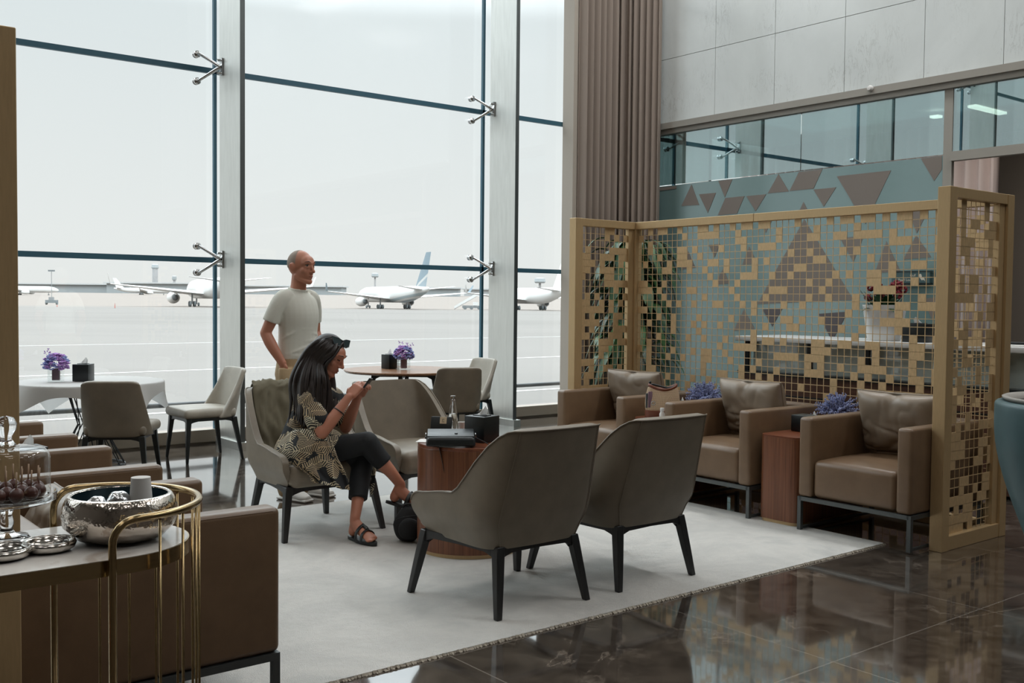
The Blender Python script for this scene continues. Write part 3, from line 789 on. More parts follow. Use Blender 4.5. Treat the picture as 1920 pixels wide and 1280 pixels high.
# left screen: only its end post shows beside the camera
t = thing('mosaic_screen', 'brass screen whose flat end post rises at the left edge', 'screen', (0, 0, 0))
beam((.555, 2.93, 0), (.675, 3.06, SZ+.01), t, 'post')
beam((.60, 3.06, SZ-.06), (.67, 6.3, SZ), t, 'top_rail'); beam((.60, 3.06, 0), (.67, 6.3, .085), t, 'bottom_rail'); beam((.595, 6.3, 0), (.675, 6.38, SZ), t, 'post')
o = lattice(pattern(58, ny, 31, .3), 0, ZT, 1).build('lattice_panel', M['brass_tile'], t, smooth=0)
o.matrix_local = frame((.635, 3.07, 0), (0, 1, 0), (1, 0, 0), (0, 0, 1))

# ---- teal tub chair at the right edge
tc = onz(1998, 900, .75); tc = Vector((4.885, 1.935, 0))
t = thing('tub_chair', 'teal leather tub chair with grey rim at the right edge', 'chair', tc, YAW-PI/2+R(255))
def tub(u, w):
    a = R(-30-300*u-0)+0 if False else R(130+280*u)
    z = .30+.78*w; r = .19+.17*smooth01(w*1.15)**.7
    top = 1.02-.20*smooth01((abs(u-.5)-.28)/.22)
    z = .30+(top-.30)*w
    return Vector((r*math.cos(a), r*math.sin(a), z))
b = G().grid(tub, 40, 16).build('shell', M['leather_teal'], t, 180); solid(b, .06, 1); bevel(b, .02, 3)
G().tube([tub(i/40, 1)*1.0+Vector((0, 0, .004)) for i in range(41)], [(.033, .012)]*41, 10).build('rim', M['piping'], t, 180)
G().lathe([(.001, .42), (.2, .42), (.235, .44), (.245, .5), (.22, .55), (.001, .565)], 32).build('seat', M['leather_teal'], t, 180)
G().lathe([(.001, 0), (.22, 0), (.22, .012), (.03, .03), (.028, .32), (.15, .34), (.15, .42), (.001, .42)], 32).build('pedestal', M['steel_dark'], t, 30)

# ---- counter behind the mosaic
t = thing('reception_counter', 'counter with white stone top, glass front and dark wood base behind the brass mosaic', 'counter', (0, 0, 0))
bx = 7.62
G().rbox((bx+.34, 4.35, 1.125), (.70, 3.7, .045), .006, 2).build('top_slab', M['white_stone'], t, 30)
G().bb((bx+.03, 2.55, .03), (bx+.62, 6.15, .80)).build('base', M['counter_wood'], t, smooth=0)
G().bb((bx+.01, 2.52, .80), (bx+.64, 6.18, .83)).build('ledge', M['black'], t, smooth=0)
for y in (2.6, 3.75, 4.85, 5.42, 6.1):
    G().bb((bx+.04, y-.02, .83), (bx+.08, y+.02, 1.10)).build('upright', M['black_metal'], t, smooth=0)
G().bb((bx+.05, 2.6, .83), (bx+.058, 6.1, 1.10)).build('glass_front', M['glass_clear'], t, smooth=0)
G().bb((bx+.14, 2.6, .83), (bx+.16, 6.1, 1.10)).build('back_panel', plain('counter_back', S(196, 206, 202), .3), t, smooth=0)
for z in (.35, .62): G().bb((bx+.022, 2.6, z), (bx+.03, 6.1, z+.012)).build('groove', M['black'], t, smooth=0)
# ================================================================== PEOPLE
def chain(g, pts, rad, n=14, sub=4):
    P = spline(pts, sub) if len(pts) > 2 else [Vector(pts[0]).lerp(Vector(pts[1]), i/4) for i in range(5)]
    R_ = lerpl(rad, len(P)); g.tube(P, R_, n)
    for p, r in ((P[0], R_[0]), (P[-1], R_[-1])): g.ball(p, r if not isinstance(r, tuple) else min(r), 12, 8)
def head_form(ear=True):
    g = G()
    g.ball((0, -.012, .022), (.0755, .094, .094), 28, 18)
    g.ball((0, .028, -.03), (.061, .068, .082), 24, 16)
    g.ball((0, .052, .03), (.06, .045, .055), 20, 12)
    chain(g, [(-.05, -.0, -.065), (-.032, .055, -.092), (0, .078, -.1), (.032, .055, -.092), (.05, -.0, -.065)], [.017, .016, .019, .016, .017], 10)
    chain(g, [(0, .09, .022), (0, .103, -.004), (0, .117, -.026)], [.0075, .009, .0115], 10)
    for s in (-1, 1):
        g.ball((s*.011, .104, -.031), (.0085, .009, .007), 10, 8)
        g.ball((s*.042, .058, -.022), (.022, .024, .022), 12, 8)
        chain(g, [(s*.008, .094, .031), (s*.03, .089, .036), (s*.054, .066, .028)], [.0085, .0095, .008], 10)
        chain(g, [(s*.02, .088, .003), (s*.032, .084, .0), (s*.046, .074, .003)], [.007, .0075, .006], 8)
        if ear:
            g.ball((s*.0775, -.012, -.004), (.009, .019, .031), 12, 10); chain(g, [(s*.079, -.022, .02), (s*.087, -.028, .012), (s*.086, -.026, -.01), (s*.078, -.012, -.03)], .0055, 8)
    chain(g, [(-.024, .08, -.061), (0, .0965, -.058), (.024, .08, -.061)], [.006, .0085, .006], 10)
    chain(g, [(-.022, .079, -.071), (0, .094, -.072), (.022, .079, -.071)], [.006, .0085, .006], 10)
    return g
def face_bits(parent, T, closed=False):
    for s in (-1, 1):
        if not closed:
            e = G(); e.ball((s*.032, .0775, .0135), .0125, 14, 10, M=T)
            o = e.build('eye', M['eye_white'], parent, 180)
            G().ball((s*.032+.004, .0865, .0125), (.0062, .0048, .0062), 12, 8, M=T).build('iris', M['iris'], o, 180)
        l = G(); l.tube([T @ Vector(p) for p in ((s*.019, .0885, .017 if not closed else .010), (s*.032, .0915, .021 if not closed else .0075), (s*.047, .0795, .016 if not closed else .011))], .0024, 6)
        l.build('eyelid', M['hair_dark'], parent, 180)
        b = G(); b.tube([T @ Vector(p) for p in ((s*.014, .0985, .034), (s*.032, .0965, .0425), (s*.053, .0745, .036))], [(.0035, .0022), (.0045, .003), (.002, .0015)], 8)
        b.build('eyebrow', M['hair_dark'], parent, 180)
    l = G(); l.tube([T @ Vector(p) for p in ((-.021, .0855, -.0635), (-.008, .1005, -.0605), (0, .1015, -.062), (.008, .1005, -.0605), (.021, .0855, -.0635))], [.0022, .0038, .0034, .0038, .0022], 8)
    l.tube([T @ Vector(p) for p in ((-.019, .0845, -.0685), (0, .1, -.071), (.019, .0845, -.0685))], [.0022, .0046, .0022], 8)
    l.build('lips', M['lips'], parent, 180)
def finger(g, base, d, nrm, L, r, curl):
    # base point, direction, palm normal; bends towards the palm normal
    p = Vector(base); d = Vector(d).normalized(); nrm = Vector(nrm).normalized(); pts = [p]; ax = d.cross(nrm).normalized()
    for k, f in enumerate((.45, .32, .23)):
        d = (Matrix.Rotation(curl[k], 3, ax) @ d).normalized(); p = p+d*L*f; pts.append(p)
    P = spline(pts, 3); g.tube(P, lerpl([r, r*.95, r*.9, r*.72], len(P)), 9); g.ball(P[-1], r*.74, 8, 6); g.ball(P[0], r*1.05, 8, 6)
def hand(g, wrist, d, nrm, side, curl=(.5, .7, .5), L=.082, thumb=.5, tuck=0):
    # d: wrist to knuckles, nrm: out of the palm, side: towards the thumb
    w = Vector(wrist); d = Vector(d).normalized(); nrm = Vector(nrm); nrm = (nrm-d*nrm.dot(d)).normalized(); s = d.cross(nrm).normalized()
    if s.dot(Vector(side)) < 0: s = -s
    T = frame(w+d*.048, s, d, -nrm)
    g.rbox((0, 0, 0), (.076, .088, .027), .013, 3, M=T)
    for i, (o, l) in enumerate(((.028, .93), (.0095, 1.03), (-.009, .97), (-.0265, .76))):
        finger(g, w+d*.088+s*o, d+s*(o*1.5), nrm, L*l, .0083-.0006*(i == 3), [c*(1+.08*i) for c in curl])
    b = w+d*.022+s*.03; td = (d*(.6+tuck)+s*.75*(1-tuck)+nrm*.35).normalized()
    finger(g, b, td, nrm*.6-s*.8, .07, .0098, (thumb*.4, thumb*.6, thumb*.6))
def foot(g, T):
    f = G(); f.ball((0, .027, .031), (.027, .031, .031), 12, 8)
    f.tube(spline([(0, .036, .13), (0, .026, .085), (0, .022, .035)], 3), [(.020, .020), (.017, .019), (.024, .026)], 10)
    f.tube(spline([(0, .045, .115), (0, .05, .085), (0, .085, .062), (0, .14, .04), (0, .19, .024), (0, .215, .017)], 3), [(.030, .032), (.032, .036), (.034, .036), (.037, .028), (.043, .019), (.041, .013)], 14)
    for i in range(5):
        x = .034-.0165*i; f.ball((x, .222-.006*abs(i-.8)**1.3, .013), (.0095 if i else .0125, .02, .0105), 10, 8)
    g.join(f, T)
def sandal(parent, T, mat):
    out = []
    for k in range(28):
        a = 2*PI*k/28; y = math.sin(a); x = math.cos(a)
        w = .043 if y > -.2 else .034
        out.append((x*w*(1-.12*max(0, -y)), .115+y*.137))
    o = G().prism(out, -.016, .001, M=T).build('sandal_sole', mat, parent, 40)
    s = G(); H = ((-.05, .17, .0), (-.04, .167, .042), (.0, .163, .062), (.04, .167, .042), (.05, .17, .0))
    s.tube([T @ Vector(p) for p in spline(H, 4)], [(.003, .013)]*17, 8, up=T.to_3x3() @ Vector((0, 1, 0)))
    H = ((-.05, .115, .0), (-.042, .12, .052), (.0, .125, .086), (.042, .12, .052), (.05, .115, .0))
    s.tube([T @ Vector(p) for p in spline(H, 4)], [(.003, .013)]*17, 8, up=T.to_3x3() @ Vector((0, 1, 0)))
    s.tube([T @ Vector(p) for p in spline(((0, .165, .064), (0, .145, .075), (0, .12, .088)), 4)], .009, 8)
    s.build('sandal_strap', mat, parent, 180)

# ------------------------------------------------------------------ the standing man
f = Vector((.33, -.945, 0)).normalized(); rt = Vector((f.y, -f.x, 0))
o0 = at(558, 553, 7.5); o0.z = 0
T = frame(o0, rt, f, (0, 0, 1))
SC = 1.0
hd = frame(T @ Vector((.0, .035, 1.682)), *(lambda ff: (ff.cross(Vector((0, 0, 1))).normalized(), ff, ff.cross(Vector((0, 0, 1))).normalized().cross(ff)))(Vector((.36, -.93, -.06)).normalized())) @ Matrix.Scale(1.04, 4)
b = G(); b.join(head_form(), hd)
q = G()
chain(q, [(0, .0, 1.46), (0, .008, 1.54), (0, .02, 1.62)], [(.075, .065), (.056, .058), (.054, .058)], 16)
q.tube(spline([(0, 0, .90), (0, 0, 1.0), (0, 0, 1.14), (0, .005, 1.32), (0, -.005, 1.44), (0, -.005, 1.5)], 3), [(.15, .11), (.155, .11), (.14, .10), (.165, .115), (.15, .09), (.08, .06)], 18, up=(0, 1, 0))
EL = {1: (.235, -.085, 1.205), -1: (-.25, -.06, 1.205)}; WR = {1: (.192, .045, .985), -1: (-.19, .05, .985)}
for s in (-1, 1):
    chain(q, [(s*.155, -.005, 1.455), (s*.205, -.03, 1.34), EL[s]], [.052, .047, .039])
    chain(q, [EL[s], tuple((Vector(EL[s])*.6+Vector(WR[s])*.4)+Vector((s*.008, 0, 0))), WR[s]], [.04, .041, (.026, .03)])
    hand(q, WR[s], (-s*.10, .12, -1), (-s, .1, -.1), (0, 1, .1), (.15, .2, .15), thumb=.3, tuck=.9)
    chain(q, [(s*.09, 0, .93), (s*.1, .02, .5)], [.085, .055]); chain(q, [(s*.1, .02, .5), (s*.105, -.02, .3), (s*.11, -.01, .1)], [.052, .055, .036])
    q.ball((s*.115, .06, .05), (.04, .11, .04), 12, 8)
b.join(q, T)
man = b.build('person', M['skin_man'], None, 180); remesh(man, .0055, 2)
tag(man, 'standing bald man in a pale t-shirt and khaki trousers, hands in pockets', 'person')
face_bits(man, hd)
# cropped hair: a thin stubble cap round the back and sides
cap = G().ball((0, -.016, .024), (.0775, .0945, .0935), 28, 18, fn=lambda v, p: p if (v.z > -.35 and v.y < .30-.5*max(0, v.z-.55)) else p*.9)
cap.build('cropped_hair', M['hair_grey'], man, 180).matrix_local = hd
ts = G()
ts.tube(spline([(0, .0, 1.015), (0, 0, 1.10), (0, .005, 1.22), (0, .01, 1.34), (0, -.002, 1.44), (0, -.003, 1.495), (0, .003, 1.525)], 4), [(.168, .124), (.162, .120), (.160, .120), (.170, .126), (.155, .105), (.095, .075), (.066, .066)], 24, up=(0, 1, 0))
for s in (-1, 1):
    P = spline([(s*.09, -.003, 1.47), (s*.152, -.005, 1.448), (s*.198, -.025, 1.37), (s*.218, -.05, 1.285)], 5); ts.tube(P, lerpl([.058, .061, .058, .062], len(P)), 16)
ts.tube([(.068*math.cos(2*PI*k/24), .004+.066*math.sin(2*PI*k/24), 1.523+.012*-math.sin(2*PI*k/24)) for k in range(25)], .0075, 8)
w = G()
rnd = random.Random(8)
for k in range(12):
    z = 1.04+.30*rnd.random(); a = rnd.uniform(.3, 2.8); l = rnd.uniform(1.0, 2.0); tl = rnd.uniform(-.09, .09)
    w.tube([(.163*math.cos(a+l*(i/6-.5)), .122*math.sin(a+l*(i/6-.5)), z+tl*(i/6)) for i in range(7)], [.001, .004, .006, .007, .006, .004, .001], 6)
ts.join(w)
G().join(ts, T).build('t_shirt', M['tshirt'], man, 180); remesh(bpy.data.objects['t_shirt'], .008, 3)
tr = G()
tr.tube([(0, 0, 1.03), (0, 0, .97), (0, -.008, .9), (0, -.005, .84)], [(.166, .12), (.175, .128), (.182, .132), (.16, .12)], 24, up=(0, 1, 0))
for s in (-1, 1):
    chain(tr, [(s*.09, 0, .9), (s*.105, .02, .5), (s*.108, -.005, .28), (s*.11, 0, .07)], [(.092, .1), (.078, .08), (.07, .07), (.066, .07)], 18)
    tr.tube(spline([(s*.172, .05, .955), (s*.176, .055, .90), (s*.168, .065, .82), (s*.15, .06, .76)], 3), [(.042, .058), (.044, .064), (.038, .058), (.02, .03)], 12, up=(1, 0, 0))
for k in range(14):
    s = rnd.choice((-1, 1)); z = rnd.uniform(.35, .85); a = rnd.uniform(.2, 2.9); l = rnd.uniform(.5, 1)
    tr.tube([(s*.1+.085*math.cos(a+l*(i/6-.5)), .01+.085*math.sin(a+l*(i/6-.5)), z+.03*(i/6)) for i in range(7)], [.001, .006, .008, .009, .008, .006, .001], 6)
G().join(tr, T).build('trousers', M['khaki'], man, 180); remesh(bpy.data.objects['trousers'], .009, 3)
for s in (-1, 1):
    sh = G(); sh.tube(spline([(s*.112, -.045, .045), (s*.113, .02, .05), (s*.117, .12, .042), (s*.12, .19, .03), (s*.12, .225, .024)], 3), [(.034, .04), (.042, .05), (.047, .042), (.045, .03), (.03, .022)], 14)
    sh.rbox((s*.117, .09, .012), (.092, .29, .022), .01, 2)
    G().join(sh, T).build('shoe', M['paper'], man, 180)

# ------------------------------------------------------------------ the seated woman
W = at
HR, HU = CR, CU
fh = (CR*.84-CU*.46-CF*.16).normalized(); uh = (CU-fh*CU.dot(fh)).normalized(); rh = fh.cross(uh)
hc = W(616, 665, 6.33); hw = frame(hc, rh, fh, uh) @ Matrix.Scale(1.0, 4)
b = G(); b.join(head_form(), hw)
chain(b, [W(598, 735, 6.37), W(604, 712, 6.36), W(611, 690, 6.345)], [(.06, .055), .046, .047], 14)
b.tube(spline([W(560, 862, 6.40), W(565, 830, 6.39), W(574, 795, 6.38), W(585, 765, 6.37), W(594, 742, 6.37), W(598, 730, 6.37)], 3), [(.15, .12), (.155, .12), (.125, .095), (.145, .10), (.15, .08), (.07, .055)], 18, up=CR)
SN, SF = W(578, 745, 6.225), W(626, 746, 6.50)
EN, EF = W(604, 812, 6.13), W(648, 802, 6.42); WN, WF = W(655, 743, 6.205), W(672, 742, 6.35)
for s_, e_, w_ in ((SN, EN, WN), (SF, EF, WF)):
    chain(b, [s_, (s_+e_)/2, e_], [.05, .044, .036]); m_ = e_.lerp(w_, .4); chain(b, [e_, m_, w_], [.036, .038, (.022, .026)])
ph = W(690, 718, 6.275)
hn = G(); dn = (W(674, 722, 6.245)-WN).normalized()
hand(hn, WN, dn, CF*.8+CR*.4, CU, (.55, .75, .5), .078, .55)
df = (W(684, 721, 6.31)-WF).normalized()
hand(hn, WF, df, -CF*.8+CR*.4, CU, (.55, .75, .5), .078, .55)
b.join(hn)
# legs
HN, HF = W(566, 856, 6.29), W(574, 858, 6.48)
KN, AN = W(689, 829, 6.225), None
KF, AF = W(682, 862, 6.34), None
def foot_frame(heel, toe, up):
    y = (toe-heel).normalized(); x = y.cross(Vector(up)).normalized(); z = x.cross(y); return frame(heel, x, y, z)
h1 = onz(657, 1004, RZ+.02); t1 = onz(714, 1020, RZ+.02); F1 = foot_frame(h1, t1, (0, 0, 1))
h2 = W(730, 939, 6.29); t2 = W(797, 957, 6.25); F2 = foot_frame(h2, t2, CU*.9+CR*.2)
AF, AN = F1 @ Vector((0, .045, .115)), F2 @ Vector((0, .045, .115))
def leg(g, h, k, a, r):
    chain(g, [h, h.lerp(k, .5), k], [r[0], r[1], r[2]], 16)
    cv = k.lerp(a, .33)-((k-h).normalized())*.012
    chain(g, [k, cv, k.lerp(a, .68), a], [r[2]*.93, r[3], r[4], r[5]], 16)
leg(b, HN, KN, AN, (.088, .072, .054, .052, .038, .031)); leg(b, HF, KF, AF, (.088, .072, .054, .052, .038, .031))
# planted foot: heel to toe towards image right and a little to the camera
foot(b, F1); foot(b, F2)
wo = b.build('person', M['skin_woman'], None, 180); remesh(wo, .005, 2)
tag(wo, 'seated woman with long dark hair in a palm-print dress, looking at her phone', 'person')
face_bits(wo, hw, True)
sandal(wo, F1, M['black_leather']); sandal(wo, F2, M['black_leather'])
# leggings
lg = G()
lg.tube([W(560, 868, 6.40), W(560, 845, 6.40)], [(.155, .125), (.15, .12)], 16, up=CR)
def legging(g, h, k, a, end):
    chain(g, [h, h.lerp(k, .5), k.lerp(h, .04)], [.10, .085, .068], 18)
    kk = k; e = k.lerp(a, end); cv = k.lerp(a, end*.5)-((k-h).normalized())*.006
    P = spline([kk, cv, e], 5); g.tube(P, lerpl([.066, .064, .058], len(P)), 18); g.ball(kk, .066, 16, 10)
legging(lg, HN, KN, AN, .50); legging(lg, HF, KF, AF, .68)
o = lg.build('leggings', M['leggings'], wo, 180); remesh(o, .007, 3)
# dress
m = NM('palm_print'); m.set(Roughness=.8)
ge = m.n('ShaderNodeTexCoord'); dn_ = m.n('ShaderNodeTexNoise'); dn_.inputs['Scale'].default_value = 9; m.l(ge.outputs['Object'], dn_.inputs['Vector'])
du = m.n('ShaderNodeVectorMath', operation='DOT_PRODUCT'); m.l(ge.outputs['Object'], du.inputs[0]); du.inputs[1].default_value = tuple(CR+CF*.5)
dw = m.n('ShaderNodeVectorMath', operation='DOT_PRODUCT'); m.l(ge.outputs['Object'], dw.inputs[0]); dw.inputs[1].default_value = tuple(CU+CF*.6)
fac = None; spin = None
for lay, (sc_, off) in enumerate(((8.0, 0.), (7.0, 3.7), (9.0, 8.1))):
    cb = m.n('ShaderNodeCombineXYZ'); m.l(m.math('ADD', m.math('ADD', du.outputs['Value'], m.math('MULTIPLY', dn_.outputs['Fac'], .03)), off), cb.inputs[0]); m.l(m.math('ADD', dw.outputs['Value'], off*.6), cb.inputs[1])
    vo = m.n('ShaderNodeTexVoronoi', feature='F1', voronoi_dimensions='2D'); vo.inputs['Scale'].default_value = sc_; m.l(cb.outputs[0], vo.inputs['Vector'])
    df_ = m.n('ShaderNodeVectorMath', operation='SUBTRACT'); m.l(cb.outputs[0], df_.inputs[0]); m.l(vo.outputs['Position'], df_.inputs[1])
    sc3 = m.n('ShaderNodeSeparateColor'); m.l(vo.outputs['Color'], sc3.inputs[0]); ang = m.math('MULTIPLY', sc3.outputs[0], 6.283)
    ca_, sa_ = m.math('COSINE', ang), m.math('SINE', ang); sd = m.n('ShaderNodeSeparateXYZ'); m.l(df_.outputs[0], sd.inputs[0])
    al = m.math('ADD', m.math('MULTIPLY', sd.outputs[0], ca_), m.math('MULTIPLY', sd.outputs[1], sa_))
    pe = m.math('ABSOLUTE', m.math('SUBTRACT', m.math('MULTIPLY', sd.outputs[1], ca_), m.math('MULTIPLY', sd.outputs[0], sa_)))
    ph_ = m.math('SUBTRACT', al, m.math('MULTIPLY', pe, m.math('ADD', .35, m.math('MULTIPLY', sc3.outputs[1], .9))))
    rib = m.math('GREATER_THAN', m.math('SINE', m.math('MULTIPLY', ph_, 420.)), .1)
    q1 = m.math('MULTIPLY', al, 14.); q2 = m.math('MULTIPLY', pe, 25.)
    inside = m.math('LESS_THAN', m.math('ADD', m.math('MULTIPLY', q1, q1), m.math('MULTIPLY', q2, q2)), 1.)
    lf = m.math('MULTIPLY', m.math('MAXIMUM', rib, m.math('LESS_THAN', pe, .0022)), inside)
    fac = lf if fac is None else m.math('ADD', m.math('MULTIPLY', fac, m.math('SUBTRACT', 1., inside)), lf)
    tn = sc3.outputs[2] if lay == 0 else tn
tone = m.mix(tn, S(212, 204, 178), S(170, 148, 114))
m.col(m.mix(fac, S(22, 26, 30), tone)); M['palm'] = m.m
dr = G()
dr.tube(spline([W(556, 868, 6.40), W(560, 845, 6.395), W(566, 815, 6.39), W(574, 790, 6.38), W(586, 762, 6.37), W(595, 740, 6.37), W(599, 728, 6.37)], 3), [(.185, .15), (.18, .15), (.15, .12), (.145, .112), (.165, .115), (.15, .09), (.075, .06)], 22, up=CR)
for s_, e_ in ((SN, EN), (SF, EF)):
    c0 = W(598, 738, 6.37); P = [c0.lerp(s_, .5), s_, s_.lerp(e_, .3), s_.lerp(e_, .62)]; chain(dr, P, [.07, .068, .066, .074], 16)
chain(dr, [W(556, 852, 6.30), W(585, 838, 6.26), W(618, 832, 6.255)], [.13, .118, .094], 18)
chain(dr, [W(556, 852, 6.46), W(590, 842, 6.46), W(612, 836, 6.44)], [.12, .10, .085], 16)
o = dr.build('dress', M['palm'], wo, 180); remesh(o, .008, 4)
rows = [[(533, 820, 6.24), (552, 806, 6.15), (578, 804, 6.135), (600, 805, 6.15), (613, 806, 6.18)],
        [(530, 845, 6.20), (552, 838, 6.10), (584, 833, 6.09), (608, 832, 6.11), (625, 834, 6.125)],
        [(533, 866, 6.19), (556, 864, 6.09), (588, 862, 6.07), (615, 860, 6.085), (635, 861, 6.11)],
        [(556, 874, 6.10), (572, 880, 6.06), (598, 884, 6.05), (625, 884, 6.07), (647, 883, 6.095)],
        [(578, 888, 6.05), (590, 897, 6.045), (612, 902, 6.04), (634, 907, 6.06), (655, 910, 6.09)],
        [(582, 901, 6.045), (596, 906, 6.04), (616, 909, 6.035), (636, 915, 6.055), (655, 919, 6.085)]]
cols = [[W(*p) for p in r] for r in rows]
cs = [spline(r, 8) for r in cols]; n = len(cs[0]); full = [spline([cs[j][i] for j in range(len(cs))], 6) for i in range(n)]
nv = len(full[0])
def sk(u, w):
    i, j = round(u*(n-1)), round(w*(nv-1)); p = full[i][j]
    return p-CF*(.014*w*math.sin(u*19+1.2*math.sin(w*4))+.004*math.sin(u*47))
o = G().grid(sk, n-1, nv-1).build('dress_skirt', M['palm'], wo, 180); solid(o, .004, 0)
rows = [[(690, 858, 6.42), (702, 862, 6.40)], [(694, 880, 6.38), (704, 882, 6.36)], [(697, 900, 6.36), (703, 905, 6.35)], [(694, 926, 6.35), (698, 928, 6.35)]]
q = [[W(*p) for p in r] for r in rows]
o = G().grid(lambda u, w: q[round(w*3)][0].lerp(q[round(w*3)][1], u), 4, 3).build('dress_hem', M['palm'], wo, 180); solid(o, .004, 0)
# hair: a cap and long locks
hg = G()
cap = G(); cap.ball((0, -.018, .022), (.086, .104, .106), 28, 20, fn=lambda v, p: p if (v.y < .42+.55*max(0, v.z) or v.z > .8) else Vector((p.x*.82, p.y*.8-.02, p.z*.9)))
hg.join(cap, hw)
rnd = random.Random(12)
def lock(pts, r): 
    P = spline(pts, 7); hg.tube(P, lerpl([(r*.5, r*.3), (r*1.1, r*.55), (r*1.25, r*.6), (r*1.1, r*.55), (r*.2, r*.12)], len(P)), 7)
top = lambda x, y, z: hw @ Vector((x, y, z))
for k in range(64):                                   # near side and back
    u = rnd.random(); w = rnd.uniform(-1, 1)
    ex = 542+70*u+4*w; ey = (790 if u < .35 else 806)+rnd.uniform(-14, 8); d = 6.135+.06*abs(u-.55)+.12*max(0, .32-u)*3+rnd.uniform(0, .03)
    a = rnd.uniform(-.02, .05)
    st = top(rnd.uniform(-.02, .03), .02-.09*(1-u)+rnd.uniform(-.015, .015), .118-.03*(1-u))
    p1 = top(.084, .045-.13*(1-u), .045+rnd.uniform(-.015, .015)); p2 = top(.088, .015-.13*(1-u), -.055)
    p3 = W(557+52*u+3*w-10*(1-u), 715+8*w, 6.19+.13*max(0, .4-u)+rnd.uniform(0, .02)); p4 = W(547+62*u+4*w, 755, d+.02); p5 = W(ex, ey, d)
    lock([st, p1, p2, p3, p4, p5], rnd.uniform(.011, .018))
for k in range(26):                                   # far side, over the far shoulder and chest
    u = rnd.random()
    st = top(rnd.uniform(-.03, 0), .03-.10*u, .116-.02*u); p1 = top(-.084, .04-.13*u, .04); p2 = top(-.085, .02-.12*u, -.06)
    p3 = W(625-40*u, 722+rnd.uniform(-5, 5), 6.43); p4 = W(628-50*u, 760, 6.40); p5 = W(622-55*u, 800+rnd.uniform(-15, 8), 6.36)
    lock([st, p1, p2, p3, p4, p5], rnd.uniform(.012, .018))
for k in range(22):                                   # straight down the front of the chest
    u = rnd.random()
    st = top(.02*rnd.uniform(-1, 1), .05, .108); p1 = top(.078, .055, .02); p2 = top(.082, .045, -.06)
    p3 = W(614+4*u, 725, 6.26+.05*u); p4 = W(612+10*u, 762, 6.24+.06*u); p5 = W(600+16*u, 805+rnd.uniform(-12, 8), 6.19+.07*u)
    lock([st, p1, p2, p3, p4, p5], rnd.uniform(.011, .016))
hg.build('hair', M['hair_dark'], wo, 180)
# bracelet
br = EN.lerp(WN, .60); ax = (WN-EN).normalized(); a1 = ax.orthogonal().normalized(); a2 = ax.cross(a1)
G().tube([br+a1*(.034*math.cos(2*PI*k/24))+a2*(.034*math.sin(2*PI*k/24)) for k in range(25)], .0035, 6).build('bracelet', M['black'], wo, 180)
# phone
T = frame(ph, rh*.3-CF*.95, (CU*.80+CR*.45).normalized(), (CR*.8-CU*.5).normalized())
p = thing('phone', 'dark smartphone in the seated woman\'s hands', 'phone', ph)
z_ = (-CR*.80+CU*.55+CF*.0).normalized(); x_ = (-CF+CR*.10).normalized(); x_ = (x_-z_*x_.dot(z_)).normalized(); y_ = z_.cross(x_)
Tp = frame((0, 0, 0), x_, y_, z_)
G().rbox((0, 0, 0), (.146, .072, .009), .004, 2, M=Tp).build('case', M['black'], p, 60)
G().rbox((0, 0, .0048), (.138, .066, .001), .0004, 1, M=Tp).build('screen', plain('phone_screen', S(40, 50, 60), .15), p, 60)
# sunglasses pushed up on the hair
sg = thing('sunglasses', 'dark angular sunglasses pushed up on the woman\'s hair', 'sunglasses', hc)
Ts = frame((0, 0, 0), rh, (fh*.80+uh*.60).normalized(), rh.cross((fh*.80+uh*.60).normalized())) @ Matrix.Translation(Vector((.012, .055+.052, .062))) @ Matrix.Rotation(R(-24), 4, 'Z') @ Matrix.Rotation(R(-14), 4, 'Y') @ Matrix.Scale(1.12, 4)
M['lens'] = plain('dark_lens', S(44, 60, 64), .08)
for s in (-1, 1):
    poly = [(s*.008, -.02), (s*.03, -.026), (s*.058, -.014), (s*.07, .024), (s*.03, .02), (s*.010, .012)]
    g = G(); vs = [(x, -.012*abs(x)/.06-.0015, z) for x, z in poly]+[(x, -.012*abs(x)/.06+.0015, z) for x, z in poly]; n6 = 6
    g.add(vs, [tuple(range(6)), tuple(range(11, 5, -1))]+[(i, (i+1) % 6, 6+(i+1) % 6, 6+i) for i in range(6)], M=Ts)
    g.build('lens', M['lens'], sg, 20)
    g = G(); g.tube([Ts @ Vector((x, -.012*abs(x)/.06, z)) for x, z in poly+poly[:1]], .003, 6); g.build('rim', M['black'], sg, 60)
    g = G(); g.tube([Ts @ Vector(p) for p in spline(((s*.068, -.014, .018), (s*.080, -.06, .014), (s*.086, -.11, .0), (s*.082, -.135, -.02)), 4)], .003, 6); g.build('temple', M['black'], sg, 180)
    G().ball((s*.084, -.075, .012), (.003, .006, .004), 8, 6, M=Ts).build('hinge', M['brass_shiny'], sg, 180)
G().tube([Ts @ Vector(p) for p in ((-.009, -.001, .006), (0, .002, .009), (.009, -.001, .006))], .003, 6).build('bridge', M['black'], sg, 180)

# ------------------------------------------------------------------ jacket over the chair back
cx, cy = 3.05, 5.84
prof = [(-.235, .465), (-.268, .58), (-.308, .72), (-.350, .855), (-.378, .888), (-.41, .892), (-.444, .865), (-.436, .76), (-.415, .66)]
prof = [Vector((0, y, z+RZ)) for y, z in prof]; pr = spline(prof, 5)
def jk(u, w):
    i = w*(len(pr)-1); k = min(int(i), len(pr)-2); p = pr[k].lerp(pr[k+1], i-k)
    nrm = .006+.022*noise.noise(Vector((u*5, w*5, 3)))+.05*(.5-abs(noise.noise(Vector((u*6+w*4, w*4-u*5, 7)))))**2+.03*abs(noise.noise(Vector((u*13-w*9, w*8+u*5, 2))))
    s = smooth01((.62-w)/.2)*2-1
    lx = .225-(.40+.05*math.sin(w*4))*u+.025*math.sin(w*6)
    return Vector((cx-lx, cy-(p.y+s*max(0, nrm)), p.z+max(0, nrm)*.7*(1-abs(s))))
